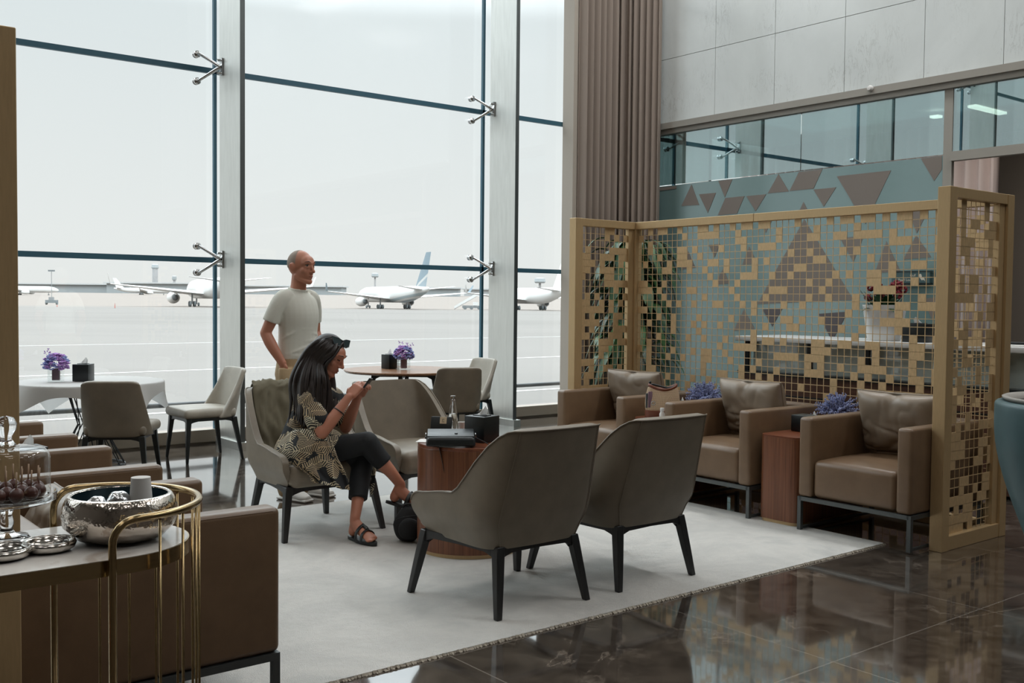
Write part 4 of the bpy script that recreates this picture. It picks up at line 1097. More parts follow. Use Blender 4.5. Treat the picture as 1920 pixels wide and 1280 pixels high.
o = G().grid(jk, 36, 44).build('jacket', M['olive'], None, 180); solid(o, .006, 0)
tag(o, 'olive green jacket draped over the back of the woman\'s chair', 'jacket')
# ================================================================== SMALL THINGS
ax = Vector((math.sin(YAW), -math.cos(YAW), 0)); ay = Vector((-ax.y, ax.x, 0))
def tissue_box(label, loc, rz, w=.125, h=.135, mat='black', slot=True, group='black tissue boxes'):
    t = thing('tissue_box', label, 'tissue box', loc, rz, group)
    b = G().rbox((0, 0, h/2), (w, w, h), .003, 2).build('box', M[mat], t, 30)
    G().rbox((0, 0, h+.002), (w*.62, w*.42, .006), .002, 2).build('slot_rim', M['black_metal'], t, 30)
    n = 10
    def pt(u, v):
        a = (u*2-1); x = a*.034*(1-.3*v)+.012*v; y = .014*math.sin(a*3)*(1-v)+.008*v
        return Vector((x, y, h+.004+(.052*v)*(1-.6*abs(a-.25)**1.3)+.008*noise.noise(Vector((a*2, v*2, w*9)))))
    o = G().grid(pt, n, 6).build('tissue', M['linen'], t, 180)
    return t
def flower_vase(label, loc, rz, seed, stems=True):
    t = thing('flower_vase', label, 'vase', loc, rz, 'purple flowers in glass cubes on the window tables'); rnd = random.Random(seed)
    g = G(); w, h = .115, .11
    for sx, sy, dx, dy in ((1, 0, .004, w), (-1, 0, .004, w), (0, 1, w-.008, .004), (0, -1, w-.008, .004)): g.box((sx*(w/2-.002), sy*(w/2-.002), h/2), (dx, dy, h))
    g.box((0, 0, .006), (w-.008, w-.008, .012)); g.build('glass_cube', M['glass_clear'], t, smooth=0)
    G().prism([(-.028, -.028), (.028, -.028), (.028, .028), (-.028, .028)], .014, .112).build('insert', M['mauve_block'], t, smooth=0)
    for mat, n in (('flower_purple', 230), ('flower_blue', 230)):
        g = G()
        for k in range(n):
            a = rnd.uniform(0, 2*PI); e = rnd.uniform(-.5, 1.4); rr = rnd.uniform(.8, 1.05)
            c = Vector((.095*math.cos(a)*math.cos(e)*rr, .095*math.sin(a)*math.cos(e)*rr, .145+.088*math.sin(e)*rr))
            if (mat == 'flower_blue') != (noise.noise(c*14+Vector((seed, 0, 0))) > .02): continue
            for q in range(4):
                b = q*PI/2+rnd.random(); d = Vector((math.cos(b), math.sin(b), rnd.uniform(-.3, .6)))*.011
                g.ball(c+d, (.0105, .0105, .005), 6, 4)
        g.build('petals', M[mat], t, 180)
    g = G()
    for k in range(7):
        a = rnd.uniform(0, 2*PI); l = rnd.uniform(.22, .28); r = rnd.uniform(.03, .11)
        p = [(0, 0, .13), (r*.5*math.cos(a), r*.5*math.sin(a), .17), (r*math.cos(a), r*math.sin(a), l)]; g.tube(p, .0012, 5)
        for q in range(5): g.ball(Vector(p[2])+Vector((rnd.uniform(-.01, .01), rnd.uniform(-.01, .01), rnd.uniform(-.02, .008))), .0045, 6, 4)
    g.build('sprigs', M['flower_purple'], t, 180)
    return t
def on(px, py, z): p = onz(px, py, z); return Vector((p.x, p.y, z))
ca = YAW-PI/2                                    # facing the camera
# window tables
flower_vase('purple and blue flowers in a glass cube on the white tablecloth', TC+Vector((-.27, .02, TZ+.001)), ca+.25, 1)
tissue_box('black tissue box on the white tablecloth beside the flower cube', TC+Vector((-.06, -.02, TZ+.001)), ca+.02, .135, .145)
UZ = .749
flower_vase('purple flowers in a glass cube on the bare wooden table', UC+ax*.0+Vector((0, 0, UZ)), ca+.3, 2)
tissue_box('black tissue box on the bare wooden table behind the flower cube', UC-ax*.16+ay*.11+Vector((0, 0, UZ)), ca+.9, .115, .145)

# drum table
D0 = Vector((3.53, 4.81, DZ))
tissue_box('black tissue box on the drum table beside the glass bottle', on(900, 828, DZ)+ay*.03+ax*.01, ca+R(-37), .145, .15)
b = thing('water_bottle', 'clear half-full glass bottle on the drum table', 'bottle', on(849, 808, DZ+.001))
G().lathe([(.001, 0), (.030, 0), (.033, .006), (.033, .07), (.030, .10), (.019, .15), (.0145, .185), (.0145, .20)], 28).build('glass_body', M['rim_glass'], b, 60)
G().lathe([(.001, .004), (.029, .005), (.030, .06), (.0275, .095), (.024, .11), (.001, .11)], 24).build('water', NM('water').set(Base_Color=(.95, .97, .97, 1), Transmission_Weight=1, Roughness=0, IOR=1.33).m, b, 60)
G().lathe([(.001, .222), (.0155, .222), (.0165, .218), (.0165, .196), (.0155, .194), (.001, .194)], 20).build('cap', M['chrome'], b, 30)
# leather bag with strap
bp = on(845, 835, DZ); bag = thing('shoulder_bag', 'flat black leather bag with a long strap lying on the drum table', 'bag', bp+Vector((0, 0, .001)), ca+R(4))
def bagf(x, y, z, co): return (co.x*(1-.04*z), co.y*(1-.06*z), co.z+(.006*(1-x*x)*(1-y*y) if z > 0 else 0))
G().rbox((0, 0, .027), (.27, .20, .050), .014, 4, fn=bagf, cuts=2).build('body', M['black_leather'], bag, 180)
G().rbox((0, .01, .0535), (.262, .17, .006), .003, 2).build('flap', M['black_leather'], bag, 60)
G().lathe([(.001, 0), (.009, 0), (.009, .004), (.001, .005)], 14, M=TM((.03, -.02, .0575))).build('clasp', M['black_metal'], bag, 60)
for s in (-1, 1):
    G().tube([Vector((s*.14, .03, .035))+Vector((0, .011*math.cos(2*PI*k/14), .011*math.sin(2*PI*k/14))) for k in range(15)], .003, 6).build('ring', M['chrome'], bag, 180)
dl = lambda p: (Matrix.Rotation(-(ca+R(4)), 3, 'Z') @ (Vector(p)-bp))
g = G()
rimp = lambda ang, z, r=.307: Vector((3.53+r*math.cos(ang), 4.81+r*math.sin(ang), z))
A1, A2 = R(186), R(262)
P = [dl(at(797, 826, 5.83)), dl(rimp(A1+.12, DZ+.012, .25)), dl(rimp(A1+.22, DZ+.008, .30)), dl(rimp(A1+.30, DZ-.06)), dl(rimp(A1+.42, DZ-.20)), dl(rimp(A1+.62, DZ-.30)), dl(rimp(A1+.85, DZ-.34)), dl(rimp(A1+1.08, DZ-.27)), dl(rimp(A2-.16, DZ-.13)), dl(rimp(A2-.12, DZ-.03)), dl(rimp(A2-.12, DZ+.012, .295)), Vector((.145, -.02, .03))]
sp = spline(P, 6); g.tube(sp, [(.0022, .011)]*len(sp), 8, up=(0, 0, 1)); g.build('strap', M['black_leather'], bag, 180)
# card stand
c = thing('menu_stand', 'small dark stand with a cream card clipped on it behind the black bag', 'menu stand', on(826, 815, DZ+.001), ca+R(-12))
Tt = TM((0, 0, .002), rx=R(-16))
G().rbox((0, 0, .055), (.135, .012, .11), .005, 2, M=Tt).build('panel', M['black_leather'], c, 40)
G().rbox((0, .03, .004), (.12, .07, .006), .002, 1).build('foot', M['black_leather'], c, 40)
g = G().box((.012, -.0075, .087), (.042, .0015, .042), M=Tt).build('card', M['card'], c, smooth=0)
Gk = G(); Gk.tube([Tt @ Vector((.012+.006*math.cos(a), -.0088, .088+.006*math.sin(a))) for a in [2*PI*k/16 for k in range(13)]], .0011, 5); Gk.box((.012, -.0088, .0765), (.016, .001, .0022), M=Tt)
Gk.build('card_emblem', M['black'], g, smooth=0)
n_ = thing('booklet', 'white booklet half under the black bag on the drum table', 'booklet', on(822, 828, DZ+.001), ca+R(-8))
n_.location.z = DZ+.0005
G().rbox((-.02, .015, .002), (.21, .13, .003), .001, 1).build('cover', M['paper'], n_, smooth=0)
bag.location.z = DZ+.017; bag.rotation_euler.x = R(7)
cu = thing('cup', 'white paper cup behind the bottle on the drum table', 'cup', on(868, 812, DZ+.001))
cu.location.z = DZ+.001
o = G().lathe([(.001, 0), (.024, 0), (.031, .068), (.032, .07), (.030, .07), (.022, .004), (.001, .004)], 24).build('body', M['paper'], cu, 60)
# backpack on the rug
bk = thing('backpack', 'small black backpack on the rug against the drum table', 'backpack', (3.325, 5.145, RZ), ca+.3)
def bf(v, p): return (p.x*(1-.18*max(0, v.z))*(1+.05*noise.noise(p*9)), p.y*(1-.25*max(0, v.z))*(1+.05*noise.noise(p*9)), max(p.z, -.1)+.012*noise.noise(p*12))
G().ball((0, 0, .100), (.088, .08, .108), 32, 22, fn=bf).build('body', M['black_cloth'], bk, 180)
G().ball((-.005, -.070, .088), (.066, .038, .065), 22, 14, fn=lambda v, p: (p.x, p.y, p.z+.006*noise.noise(p*15))).build('pocket', M['black_cloth'], bk, 180)
G().tube(spline(((-.03, .0, .195), (-.02, .0, .218), (.02, .0, .218), (.03, 0, .195)), 4), .007, 6).build('handle', M['black_cloth'], bk, 180)
G().tube(spline(((-.085, -.085, .15), (-.04, -.118, .17), (.04, -.118, .17), (.085, -.085, .15)), 5), .004, 6).build('zip', M['black_metal'], bk, 180)

# side tables on the right
ST = RZ+.576
def lavender(label, loc, seed):
    t = thing('lavender_pot', label, 'flower pot', loc, 0, 'lavender pots between the armchairs'); rnd = random.Random(seed)
    G().lathe([(.001, 0), (.055, 0), (.068, .09), (.068, .095), (.06, .095), (.055, .085), (.001, .085)], 24).build('pot', M['black'], t, 40)
    g = G(); s = G()
    for k in range(150):
        a = rnd.uniform(0, 2*PI); e = rnd.uniform(.05, 1.45); l = rnd.uniform(.62, 1.15)
        d = Vector((math.cos(a)*math.cos(e)*.160, math.sin(a)*math.cos(e)*.160, math.sin(e)*.155))*l
        p0 = Vector((d.x*.15, d.y*.15, .085)); p2 = Vector((d.x, d.y, .08+d.z)); p1 = p0.lerp(p2, .5)+Vector((0, 0, .02))
        P = spline([p0, p1, p2], 4); s.tube(P[:6], .0012, 4)
        for i, q in enumerate(P[3:]):
            for z in range(3):
                o = Vector((rnd.uniform(-1, 1), rnd.uniform(-1, 1), rnd.uniform(-1, 1)))*.008*(1-.10*i); g.ball(q+o, (.0065-.0007*i, .0065-.0007*i, .009-.0006*i), 5, 4)
    s.build('stems', M['stem'], t, 180); g.build('blossom', M['lavender'], t, 180)
    return t
lavender('lavender-blue flowers in a black pot beside the woven handbag', (6.20, 5.325, ST), 1)
lavender('lavender-blue flowers in a black pot left of the armchair nearest the screen post', (6.20, 4.14, ST), 2)
def tray(label, loc):
    t = thing('tissue_box', label, 'tissue box', loc, PI/2, 'flat black tissue boxes by the lavender')
    G().rbox((0, 0, .055), (.24, .13, .11), .004, 2).build('box', M['black'], t, 30)
    G().rbox((-.02, 0, .111), (.10, .03, .003), .001, 1).build('slot', M['steel_dark'], t, smooth=0)
    o = G().grid(lambda u, v: Vector((-.02+(u-.5)*.04*(1-v), .004*math.sin(u*6), .111+.03*v)), 8, 4).build('tissue', M['paper'], t, 180); solid(o, .001, 0)
tray('flat black tissue box before the lavender beside the woven handbag', (5.90, 5.32, ST)); tray('flat black tissue box before the lavender near the screen post', (5.90, 4.14, ST))
# woven handbag
M['weave'] = None
m = NM('woven_straw'); sx = m.n('ShaderNodeSeparateXYZ'); m.l(m.co(), sx.inputs[0]); an = m.math('MULTIPLY', m.math('ARCTAN2', sx.outputs[1], sx.outputs[0]), .115)
wv = m.math('MULTIPLY', m.math('SINE', m.math('MULTIPLY', m.math('ADD', an, sx.outputs[2]), 420.)), m.math('SINE', m.math('MULTIPLY', m.math('SUBTRACT', an, sx.outputs[2]), 420.)))
m.col(m.ramp(wv, [(.0, S(216, 190, 158)), (.12, S(206, 178, 146)), (.3, S(104, 78, 60))])); m.set(Roughness=.8); m.bump(wv, .4, .003); M['weave'] = m.m
M['brown_leather'] = leather('brown_leather', S(112, 60, 40), .4)
hb = thing('handbag', 'woven straw bucket handbag with brown leather base on the far side table', 'handbag', (5.68, 5.30, ST), ca+.1)
HS = .70
def hbag(a, w, r0=1.0):
    sx = .128*(1+.10*math.sin(PI*w))*(1-.16*w); sy = .085*(1+.08*math.sin(PI*w))*(1-.35*w)
    dip = .045*math.cos(a)**2*0+.035*(1-abs(math.cos(a))**2)
    return Vector((sx*math.cos(a)*r0, sy*math.sin(a)*r0, .055+(.19-dip*0)*w-dip*w))
g = G(); n = 40
g.loft([[hbag(2*PI*k/n, j/10) for k in range(n)] for j in range(11)], cap=False); o = g.build('body', M['weave'], hb, 180); solid(o, .004, -1)
G().loft([[Vector((.132*math.cos(2*PI*k/n)*s, .088*math.sin(2*PI*k/n)*s, z)) for k in range(n)] for z, s in ((0, .97), (.004, 1), (.058, 1.0), (.06, .98))]).build('base', M['brown_leather'], hb, 40)
G().tube([hbag(2*PI*k/n, 1.0) for k in range(n+1)], [(.0055, .012)]*(n+1), 8).build('rim', M['brown_leather'], hb, 180)
G().rbox((-.105, -.045, .14), (.032, .012, .12), .004, 2).build('side_strap', M['mauve_block'], hb, 40)
G().tube([(-.085+.014*math.cos(2*PI*k/16), -.066, .115+.014*math.sin(2*PI*k/16)) for k in range(17)], .003, 6).build('buckle', M['chrome'], hb, 180)
G().rbox((-.118, -.02, .13), (.03, .02, .11), .004, 2).build('charm', M['steel_dark'], hb, 40)
G().tube(spline(((-.11, 0, .23), (-.085, -.01, .25), (-.04, -.01, .242), (.03, -.01, .225), (.09, 0, .235)), 5), .007, 8).build('handle', M['black_leather'], hb, 180)
G().lathe([(.001, 0), (.012, 0), (.012, .10), (.009, .12), (.001, .125)], 14, M=TM((-.095, .01, .15))).build('umbrella_grip', M['black'], hb, 40)
sb = thing('small_bottle', 'small white bottle with a cap beside the woven handbag', 'bottle', (5.555, 5.185, ST), 0)
G().lathe([(.001, 0), (.018, 0), (.02, .004), (.02, .045), (.014, .06), (.012, .068)], 20).build('body', M['paper'], sb, 50)
G().lathe([(.001, .09), (.0145, .09), (.015, .086), (.015, .066), (.001, .066)], 20).build('cap', M['white_pot'], sb, 40)

# tall plant by the far return of the mosaic screen
pl = thing('tall_plant', 'tall leafy green plant in a white pot behind the far end of the mosaic', 'plant', (7.02, 6.95, 0))
G().lathe([(.001, 0), (.15, 0), (.19, .76), (.195, .78), (.175, .78), (.17, .70), (.001, .70)], 36).build('pot', M['white_pot'], pl, 40)
rnd = random.Random(4)
for mat, cnt in (('leaf', 150), ('leaf_dark', 240)):
    g = G()
    for k in range(cnt):
        z = rnd.uniform(.86, 2.05); a = rnd.uniform(0, 2*PI); L = rnd.uniform(.18, .38); w = rnd.uniform(.025, .05); r0 = rnd.uniform(.02, .28)
        d = Vector((math.cos(a), math.sin(a), 0)); s = Vector((-d.y, d.x, 0)); up = rnd.uniform(-.5, .7); base = Vector((0, 0, z))+d*r0
        def lf(u, v):
            h = w*math.sin(PI*min(1, v*.93+.07))**.8; p = base+d*(L*v*(1-.25*v))+Vector((0, 0, L*(up*v-.95*v*v)))
            return p+s*((u-.5)*2*h)+Vector((0, 0, abs(u-.5)*h*.6))
        g.grid(lf, 2, 6)
    g.build('foliage', M[mat], pl, 180)
g = G()
for k in range(9):
    a = 2*PI*k/9; r = .07
    g.tube(spline([(r*.6*math.cos(a), r*.6*math.sin(a), .70), (r*math.cos(a+.3), r*math.sin(a+.3), 1.2), (r*1.7*math.cos(a+.5), r*1.7*math.sin(a+.5), 1.85)], 4), [.009, .004], 6)
g.build('stem', M['leaf_dark'], pl, 180)

# on the counter
CZ = 1.1485
fp = thing('flower_pot', 'dark red flowers in a white pot on the reception counter', 'flower pot', (7.85, onx(1657, 640, 7.85).y, CZ))
G().lathe([(.001, 0), (.125, 0), (.135, .01), (.175, .285), (.178, .30), (.165, .30), (.16, .27), (.001, .27)], 40).build('pot', M['white_pot'], fp, 40)
rnd = random.Random(6); g = G(); h = G()
for k in range(150):
    a = rnd.uniform(0, 2*PI); L = rnd.uniform(.08, .2); w = rnd.uniform(.012, .022); d = Vector((math.cos(a), math.sin(a), 0)); s = Vector((-d.y, d.x, 0)); up = rnd.uniform(.1, 1.3); base = Vector((0, 0, .27))+d*rnd.uniform(.02, .13)
    g.grid(lambda u, v: base+d*(L*v*.6)+Vector((0, 0, L*(up*v-.4*v*v)))+s*((u-.5)*2*w*math.sin(PI*(v*.9+.08))), 2, 4)
g.build('foliage', M['leaf_dark'], fp, 180)
for k in range(15):
    a = rnd.uniform(0, 2*PI); r = rnd.uniform(.05, .17); c = Vector((r*math.cos(a), r*math.sin(a), .42+rnd.uniform(-.05, .06)-.5*max(0, r-.1)))
    for q in range(34):
        v = Vector((rnd.gauss(0, 1), rnd.gauss(0, 1), rnd.gauss(0, 1))).normalized(); h.ball(c+v*.03, (.011, .011, .008), 6, 4)
h.build('blossom', M['flower_red'], fp, 180)
tissue_box('black tissue box on the reception counter beside the red flowers', (7.80, onx(1721, 640, 7.80).y, CZ), PI/2+.1, .19, .15)
st = thing('document', 'white papers and a dark pen tray on the reception counter', 'papers', (7.80, 3.70, CZ), PI/2+.2)
G().rbox((0, 0, .004), (.30, .21, .008), .001, 1).build('sheet', M['paper'], st, smooth=0)
G().rbox((.02, -.05, .018), (.18, .05, .02), .003, 1).build('tray', M['black'], st, smooth=0)
# wayfinding sign on the frosted glass
sg_ = thing('wall_sign', 'dark teal wayfinding sign with pale letters and a bird emblem on the frosted glass', 'sign', (0, 0, 0))
M['sign'] = plain('teal_sign', S(62, 88, 90), .4); M['sign_text'] = plain('pale_lettering', S(206, 200, 184), .5)
a, b_ = onx(1672, 511, XW-.03), onx(1743, 530, XW-.03)
y0, y1, zb, zt = min(a.y, b_.y), max(a.y, b_.y), b_.z, a.z
G().bb((XW-.03, y0, zb), (XW+.016, y1, zt)).build('plate', M['sign'], sg_, smooth=0)
for z in (zb-.012, zt+.006): G().bb((XW-.035, y0-.01, z), (XW+.016, y1+.01, z+.008)).build('rail', M['black'], sg_, smooth=0)
def text(s, size, Mx, mat, parent, name='lettering'):
    cu = bpy.data.curves.new(name, 'FONT'); cu.body = s; cu.size = size; cu.extrude = .001; cu.align_x = 'RIGHT'
    o = bpy.data.objects.new(name, cu); C.objects.link(o); cu.materials.append(mat)
    dg = bpy.context.evaluated_depsgraph_get(); me = bpy.data.meshes.new_from_object(o.evaluated_get(dg)); bpy.data.objects.remove(o)
    q = bpy.data.objects.new(name, me); C.objects.link(q); q.parent = parent; q.matrix_local = Mx; return q
hh = zt-zb
wall = lambda y, z: frame((XW-.0315, y, z), (0, -1, 0), (0, 0, 1), (-1, 0, 0))
text('Gulf', hh*.34, wall(y0+.36*(y1-y0), zb+hh*.60), M['sign_text'], sg_); text('Pearl Lounge', hh*.34, wall(y0+.36*(y1-y0), zb+hh*.18), M['sign_text'], sg_)
ic = [(575, 145), (600, 135), (612, 150), (618, 175), (650, 190), (657, 224), (640, 207), (612, 212), (598, 192), (585, 170)]
ic = [((x-616)/125*hh, (180-y)/125*hh) for x, y in ic]
G().prism(ic, 0, .001, M=wall(y0+.20*(y1-y0), zb+hh*.5)).build('bird_emblem', M['sign_text'], sg_, smooth=0)

# dark tissue box between the left armchairs
tb = onz(118, 893, .70)
t = tissue_box('dark tissue box with a slot, on the side table between the left armchairs', (1.27, 5.38, ST), .1, .15, .13)

# ================================================================== SERVING CONSOLE IN THE FOREGROUND
KZ = .90
cx, cy, kr = .71, 2.39, .20
k = thing('serving_console', 'rounded marble-topped serving console with brass edge and rail in the foreground', 'console', (0, 0, 0))
st = [(cx+kr*math.cos(R(-90+180*i/40)), cy+kr*math.sin(R(-90+180*i/40))) for i in range(41)]+[(-.9, cy+kr), (-.9, cy-kr)]
m = NM('console_marble'); v = m.co(); n_ = m.noise(v, 5, 6, .6, 1.)
m.col(m.ramp(n_, [(.3, S(222, 216, 208)), (.62, S(230, 226, 220)), (.74, S(196, 184, 172))])); m.set(Roughness=.18); M['console_marble'] = m.m
ins = lambda q: [(cx+(x-cx)*q if x > cx else x, cy+(y-cy)*q) for x, y in st]
G().prism(ins(.985), KZ-.030, KZ).build('marble_top', M['console_marble'], k, 30)
rings = [[Vector((x, y, z)) for x, y in ins(q)] for q, z in ((1.0, KZ-.034), (1.0, KZ-.001), (.985, KZ-.001), (.985, KZ-.034), (1.0, KZ-.034))]
G().loft(rings, cap=False).build('brass_edge', M['brass_shiny'], k, 30)
rr = .222; zr = .985; cr_ = .05
rail = [(cx-.035, cy-rr, .02), (cx-.035, cy-rr, zr-cr_)]
rail += [(cx-.035+cr_*(1-math.cos(a)), cy-rr, zr-cr_+cr_*math.sin(a)) for a in [R(15*i) for i in range(1, 7)]]
rail += [(cx+rr*math.cos(a), cy+rr*math.sin(a), zr) for a in [R(-84+168*i/40) for i in range(41)]]
rail += [(x, 2*cy-y, z) for x, y, z in rail[:8][::-1]]
G().tube(rail, .0085, 12).build('rail', M['brass_shiny'], k, 180)
for i in range(9):
    a = R(-72+144*i/8); x, y = cx+rr*math.cos(a), cy+rr*math.sin(a)
    G().tube([(x, y, .02), (x, y, zr-.003)], .0032, 8).build('rod', M['brass_shiny'], k, 180)
G().tube([(cx+rr*math.cos(R(-90+180*i/40)), cy+rr*math.sin(R(-90+180*i/40)), .025) for i in range(41)], .008, 8).build('foot_ring', M['brass_shiny'], k, 180)
for y in (cy-.15, cy+.15): G().tube([(-.7, y, 0), (-.7, y, KZ-.03)], .01, 8).build('leg', M['brass_shiny'], k, 180)
G().bb((-.8, cy-.17, .30), (-.05, cy+.17, .32)).build('shelf', M['walnut_top'], k, smooth=0)
# hammered bowl
m = NM('hammered_silver'); m.set(Base_Color=S(205, 196, 186), Metallic=1, Roughness=.13)
vo = m.n('ShaderNodeTexVoronoi', feature='SMOOTH_F1'); vo.inputs['Scale'].default_value = 190; m.l(m.co(), vo.inputs['Vector']); m.bump(vo.outputs['Distance'], .25, .0025); M['hammered'] = m.m
M['bowl_in'] = plain('dark_bowl_lining', S(44, 66, 74), .3, .4)
bw = thing('bowl', 'wide hammered silver bowl on the serving console', 'bowl', (.758, 2.375, KZ+.001))
G().lathe([(.001, 0), (.07, 0), (.095, .008), (.122, .035), (.127, .06), (.121, .084), (.114, .099), (.107, .104), (.103, .1)], 56, cap=False).build('outer', M['hammered'], bw, 180)
G().lathe([(.104, .1025), (.107, .085), (.106, .06), (.09, .02), (.06, .012), (.001, .012)], 48, cap=False).build('lining', M['bowl_in'], bw, 180)
foil = plain('silver_foil', S(210, 212, 214), .2, 1, bump=1.0, bscale=60)
B0 = Vector((.758, 2.375, KZ))
for i, (dx, dy, z, lb) in enumerate(((-.055, .0, .082, 'foil-wrapped ball at the left of the silver bowl'), (-.008, .012, .092, 'foil-wrapped ball in the middle of the silver bowl'), (.055, -.02, .074, 'foil-wrapped ball half under the rim at the right of the silver bowl'))):
    p = B0+ax*dx+ay*dy; o = G().ball((0, 0, 0), .027, 24, 16, fn=lambda v, q: q*(1+.12*noise.noise(q*60+Vector((i*5, 0, 0))))).build('foil_ball', foil, None, 50)
    o.location = (p.x, p.y, KZ+z-.012); tag(o, lb, 'wrapped sweet', 'foil balls in the silver bowl')
for i in range(7):                              # the pile they rest on
    a = 2*PI*i/6; p = B0+Vector((.05*math.cos(a), .05*math.sin(a), .041)) if i < 6 else B0+Vector((0, 0, .041))
    o = G().ball((0, 0, 0), .0255, 16, 10, fn=lambda v, q: q*(1+.12*noise.noise(q*60+Vector((i*3, 9, 0))))).build('foil_ball', foil, None, 50); o.location = p
    tag(o, 'foil-wrapped ball down inside the silver bowl under the others', 'wrapped sweet', 'foil balls low in the silver bowl')
pc = thing('paper_cup', 'plain white paper cup standing in the silver bowl', 'cup', B0+ax*.036+ay*.03+Vector((0, 0, .064)))
G().lathe([(.001, 0), (.027, 0), (.0215, .072), (.001, .073)], 32).build('body', M['paper'], pc, 40)
G().tube([(.0265*math.cos(2*PI*q/32), .0265*math.sin(2*PI*q/32), .002) for q in range(33)], .0014, 6).build('rim', M['paper'], pc, 180)
# shallow dishes
def dish(label, p):
    t = thing('silver_dish', label, 'dish', p, 0, 'shallow silver dishes on the console')
    G().lathe([(.001, 0), (.042, 0), (.052, .006), (.056, .016), (.053, .021), (.048, .022), (.045, .018), (.04, .009), (.001, .007)], 44).build('body', M['silver'], t, 180)
    G().tube([(.051*math.cos(2*PI*q/40), .051*math.sin(2*PI*q/40), .0215) for q in range(41)], .0022, 8).build('rim', M['silver'], t, 180)
dish('shallow silver dish next to the hammered bowl', on(92, 1031, KZ+.001)); dish('shallow silver dish cut off by the left edge', on(6, 1046, KZ+.001))
# cake stand with dome
s0 = Vector((.545, 2.495, KZ+.001))
cs_ = thing('cake_stand', 'footed clear glass cake stand on the serving console', 'cake stand', s0)
G().lathe([(.001, 0), (.045, 0), (.05, .004), (.045, .012), (.02, .016), (.013, .026), (.016, .042), (.012, .060), (.018, .076), (.03, .082), (.03, .085), (.001, .085)], 36).build('foot', M['rim_glass'], cs_, 60)
G().lathe([(.001, .085), (.095, .087), (.104, .091), (.106, .110), (.103, .110), (.101, .095), (.001, .093)], 56).build('plate', M['rim_glass'], cs_, 60)
dm = thing('glass_dome', 'clear glass dome with a knob covering the chocolates', 'dome', s0+Vector((0, 0, .0955)))
G().lathe([(.092, 0), (.092, .088), (.089, .102), (.08, .111), (.05, .117), (.001, .120)], 56, cap=False).build('cover', M['glass_clear'], dm, 60)
G().tube([(.092*math.cos(2*PI*q/56), .092*math.sin(2*PI*q/56), .002) for q in range(57)], .0022, 8).build('rim', M['rim_glass'], dm, 180)
G().lathe([(.001, .119), (.022, .121), (.014, .132), (.013, .14), (.022, .155), (.024, .168), (.017, .182), (.001, .187)], 32).build('knob', M['rim_glass'], dm, 60)
M['choc'] = plain('chocolate', S(86, 48, 40), .35, var=.2, bscale=300); M['stick'] = plain('pale_stick', S(196, 166, 140), .7)
rnd = random.Random(9); kk = 0
for ring, n_ in ((.068, 12), (.036, 6)):
    for i in range(n_):
        a = 2*PI*i/n_+ring*9; p = s0+Vector((ring*math.cos(a), ring*math.sin(a), .0955))
        t = thing('cake_pop', 'chocolate cake pop with a pale stick under the glass dome', 'cake pop', p, a, 'cake pops under the dome')
        G().ball((0, 0, .0165), (.0155, .0155, .0165), 16, 10, fn=lambda v, q: q*(1+.05*noise.noise(q*90+Vector((kk, 0, 0))))).build('cake', M['choc'], t, 180)
        G().tube([(0, 0, .03), (.002, 0, .068)], .0018, 6).build('stick', M['stick'], t, 180); kk += 1
# ================================================================== OUTSIDE
AZ = -.8
def far(px, d, z=AZ):
    p = EYE+ray(px, 560)*d; return Vector((p.x, p.y, z))
fwd = Vector((math.cos(YAW), math.sin(YAW), 0)); side = Vector((math.sin(YAW), -math.cos(YAW), 0))
def gz(d): return AZ+max(0, d-330)/670*6.6
m = NM('apron'); v = m.co('Object')
sp_ = m.n('ShaderNodeSeparateXYZ'); m.l(v, sp_.inputs[0])
f1 = m.noise(m.co('Object', (.012, .05, 1)), 1.0, 5, .6); f2 = m.noise(m.co('Object', (.25, .5, 1)), 1.0, 4, .6)
a = m.ramp(f1, [(.35, (.152, .141, .131)), (.5, (.176, .163, .152)), (.65, (.162, .150, .140))])
a = m.mix(m.math('MULTIPLY', f2, .25), a, (.16, .15, .14, 1))
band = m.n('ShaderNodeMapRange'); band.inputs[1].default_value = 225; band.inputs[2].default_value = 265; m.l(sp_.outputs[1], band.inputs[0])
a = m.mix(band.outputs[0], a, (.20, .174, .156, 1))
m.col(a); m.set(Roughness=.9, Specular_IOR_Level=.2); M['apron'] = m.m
rows = [10, 20, 40, 80, 160, 240, 330, 450, 600, 800, 1000, 1500, 2500]
xs_ = [-900, -400, -150, -60, -20, 0, 20, 60, 150, 400, 900]
g = G(); vs = [(x*(1 if d > 300 else .6), d, gz(d) if d < 1200 else gz(1000)) for d in rows for x in xs_]
n = len(xs_); g.add(vs, [(j*n+i, j*n+i+1, (j+1)*n+i+1, (j+1)*n+i) for j in range(len(rows)-1) for i in range(n-1)])
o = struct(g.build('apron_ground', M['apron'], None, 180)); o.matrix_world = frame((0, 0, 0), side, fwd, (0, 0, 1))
struct(G().bb((-30, 10.0, AZ-.3), (40, 10.9, -.06)).build('terrace_kerb', plain('kerb_concrete', (.22, .21, .2, 1), .9), smooth=0))
struct(G().bb((-30, 10.9, AZ-.3), (40, 16.5, AZ+.02)).build('apron_road', plain('road_concrete', (.2, .19, .18, 1), .9), smooth=0))
lm = plain('road_paint', (.5, .49, .47, 1), .8)
for i, (a_, b_) in enumerate((((-30, 19.5), (60, 20.3)), ((-40, 30), (90, 33)), ((-60, 52), (140, 47)))):
    p, q = Vector((*a_, AZ+.012)), Vector((*b_, AZ+.012)); d = (q-p).normalized(); s = Vector((-d.y, d.x, 0))*.09
    g = G(); g.add([p-s, q-s, q+s, p+s, p-s-Vector((0, 0, .01)), q-s-Vector((0, 0, .01)), q+s-Vector((0, 0, .01)), p+s-Vector((0, 0, .01))], [(0, 1, 2, 3), (7, 6, 5, 4), (0, 4, 5, 1), (1, 5, 6, 2), (2, 6, 7, 3), (3, 7, 4, 0)])
    struct(g.build('road_marking', lm, smooth=0))
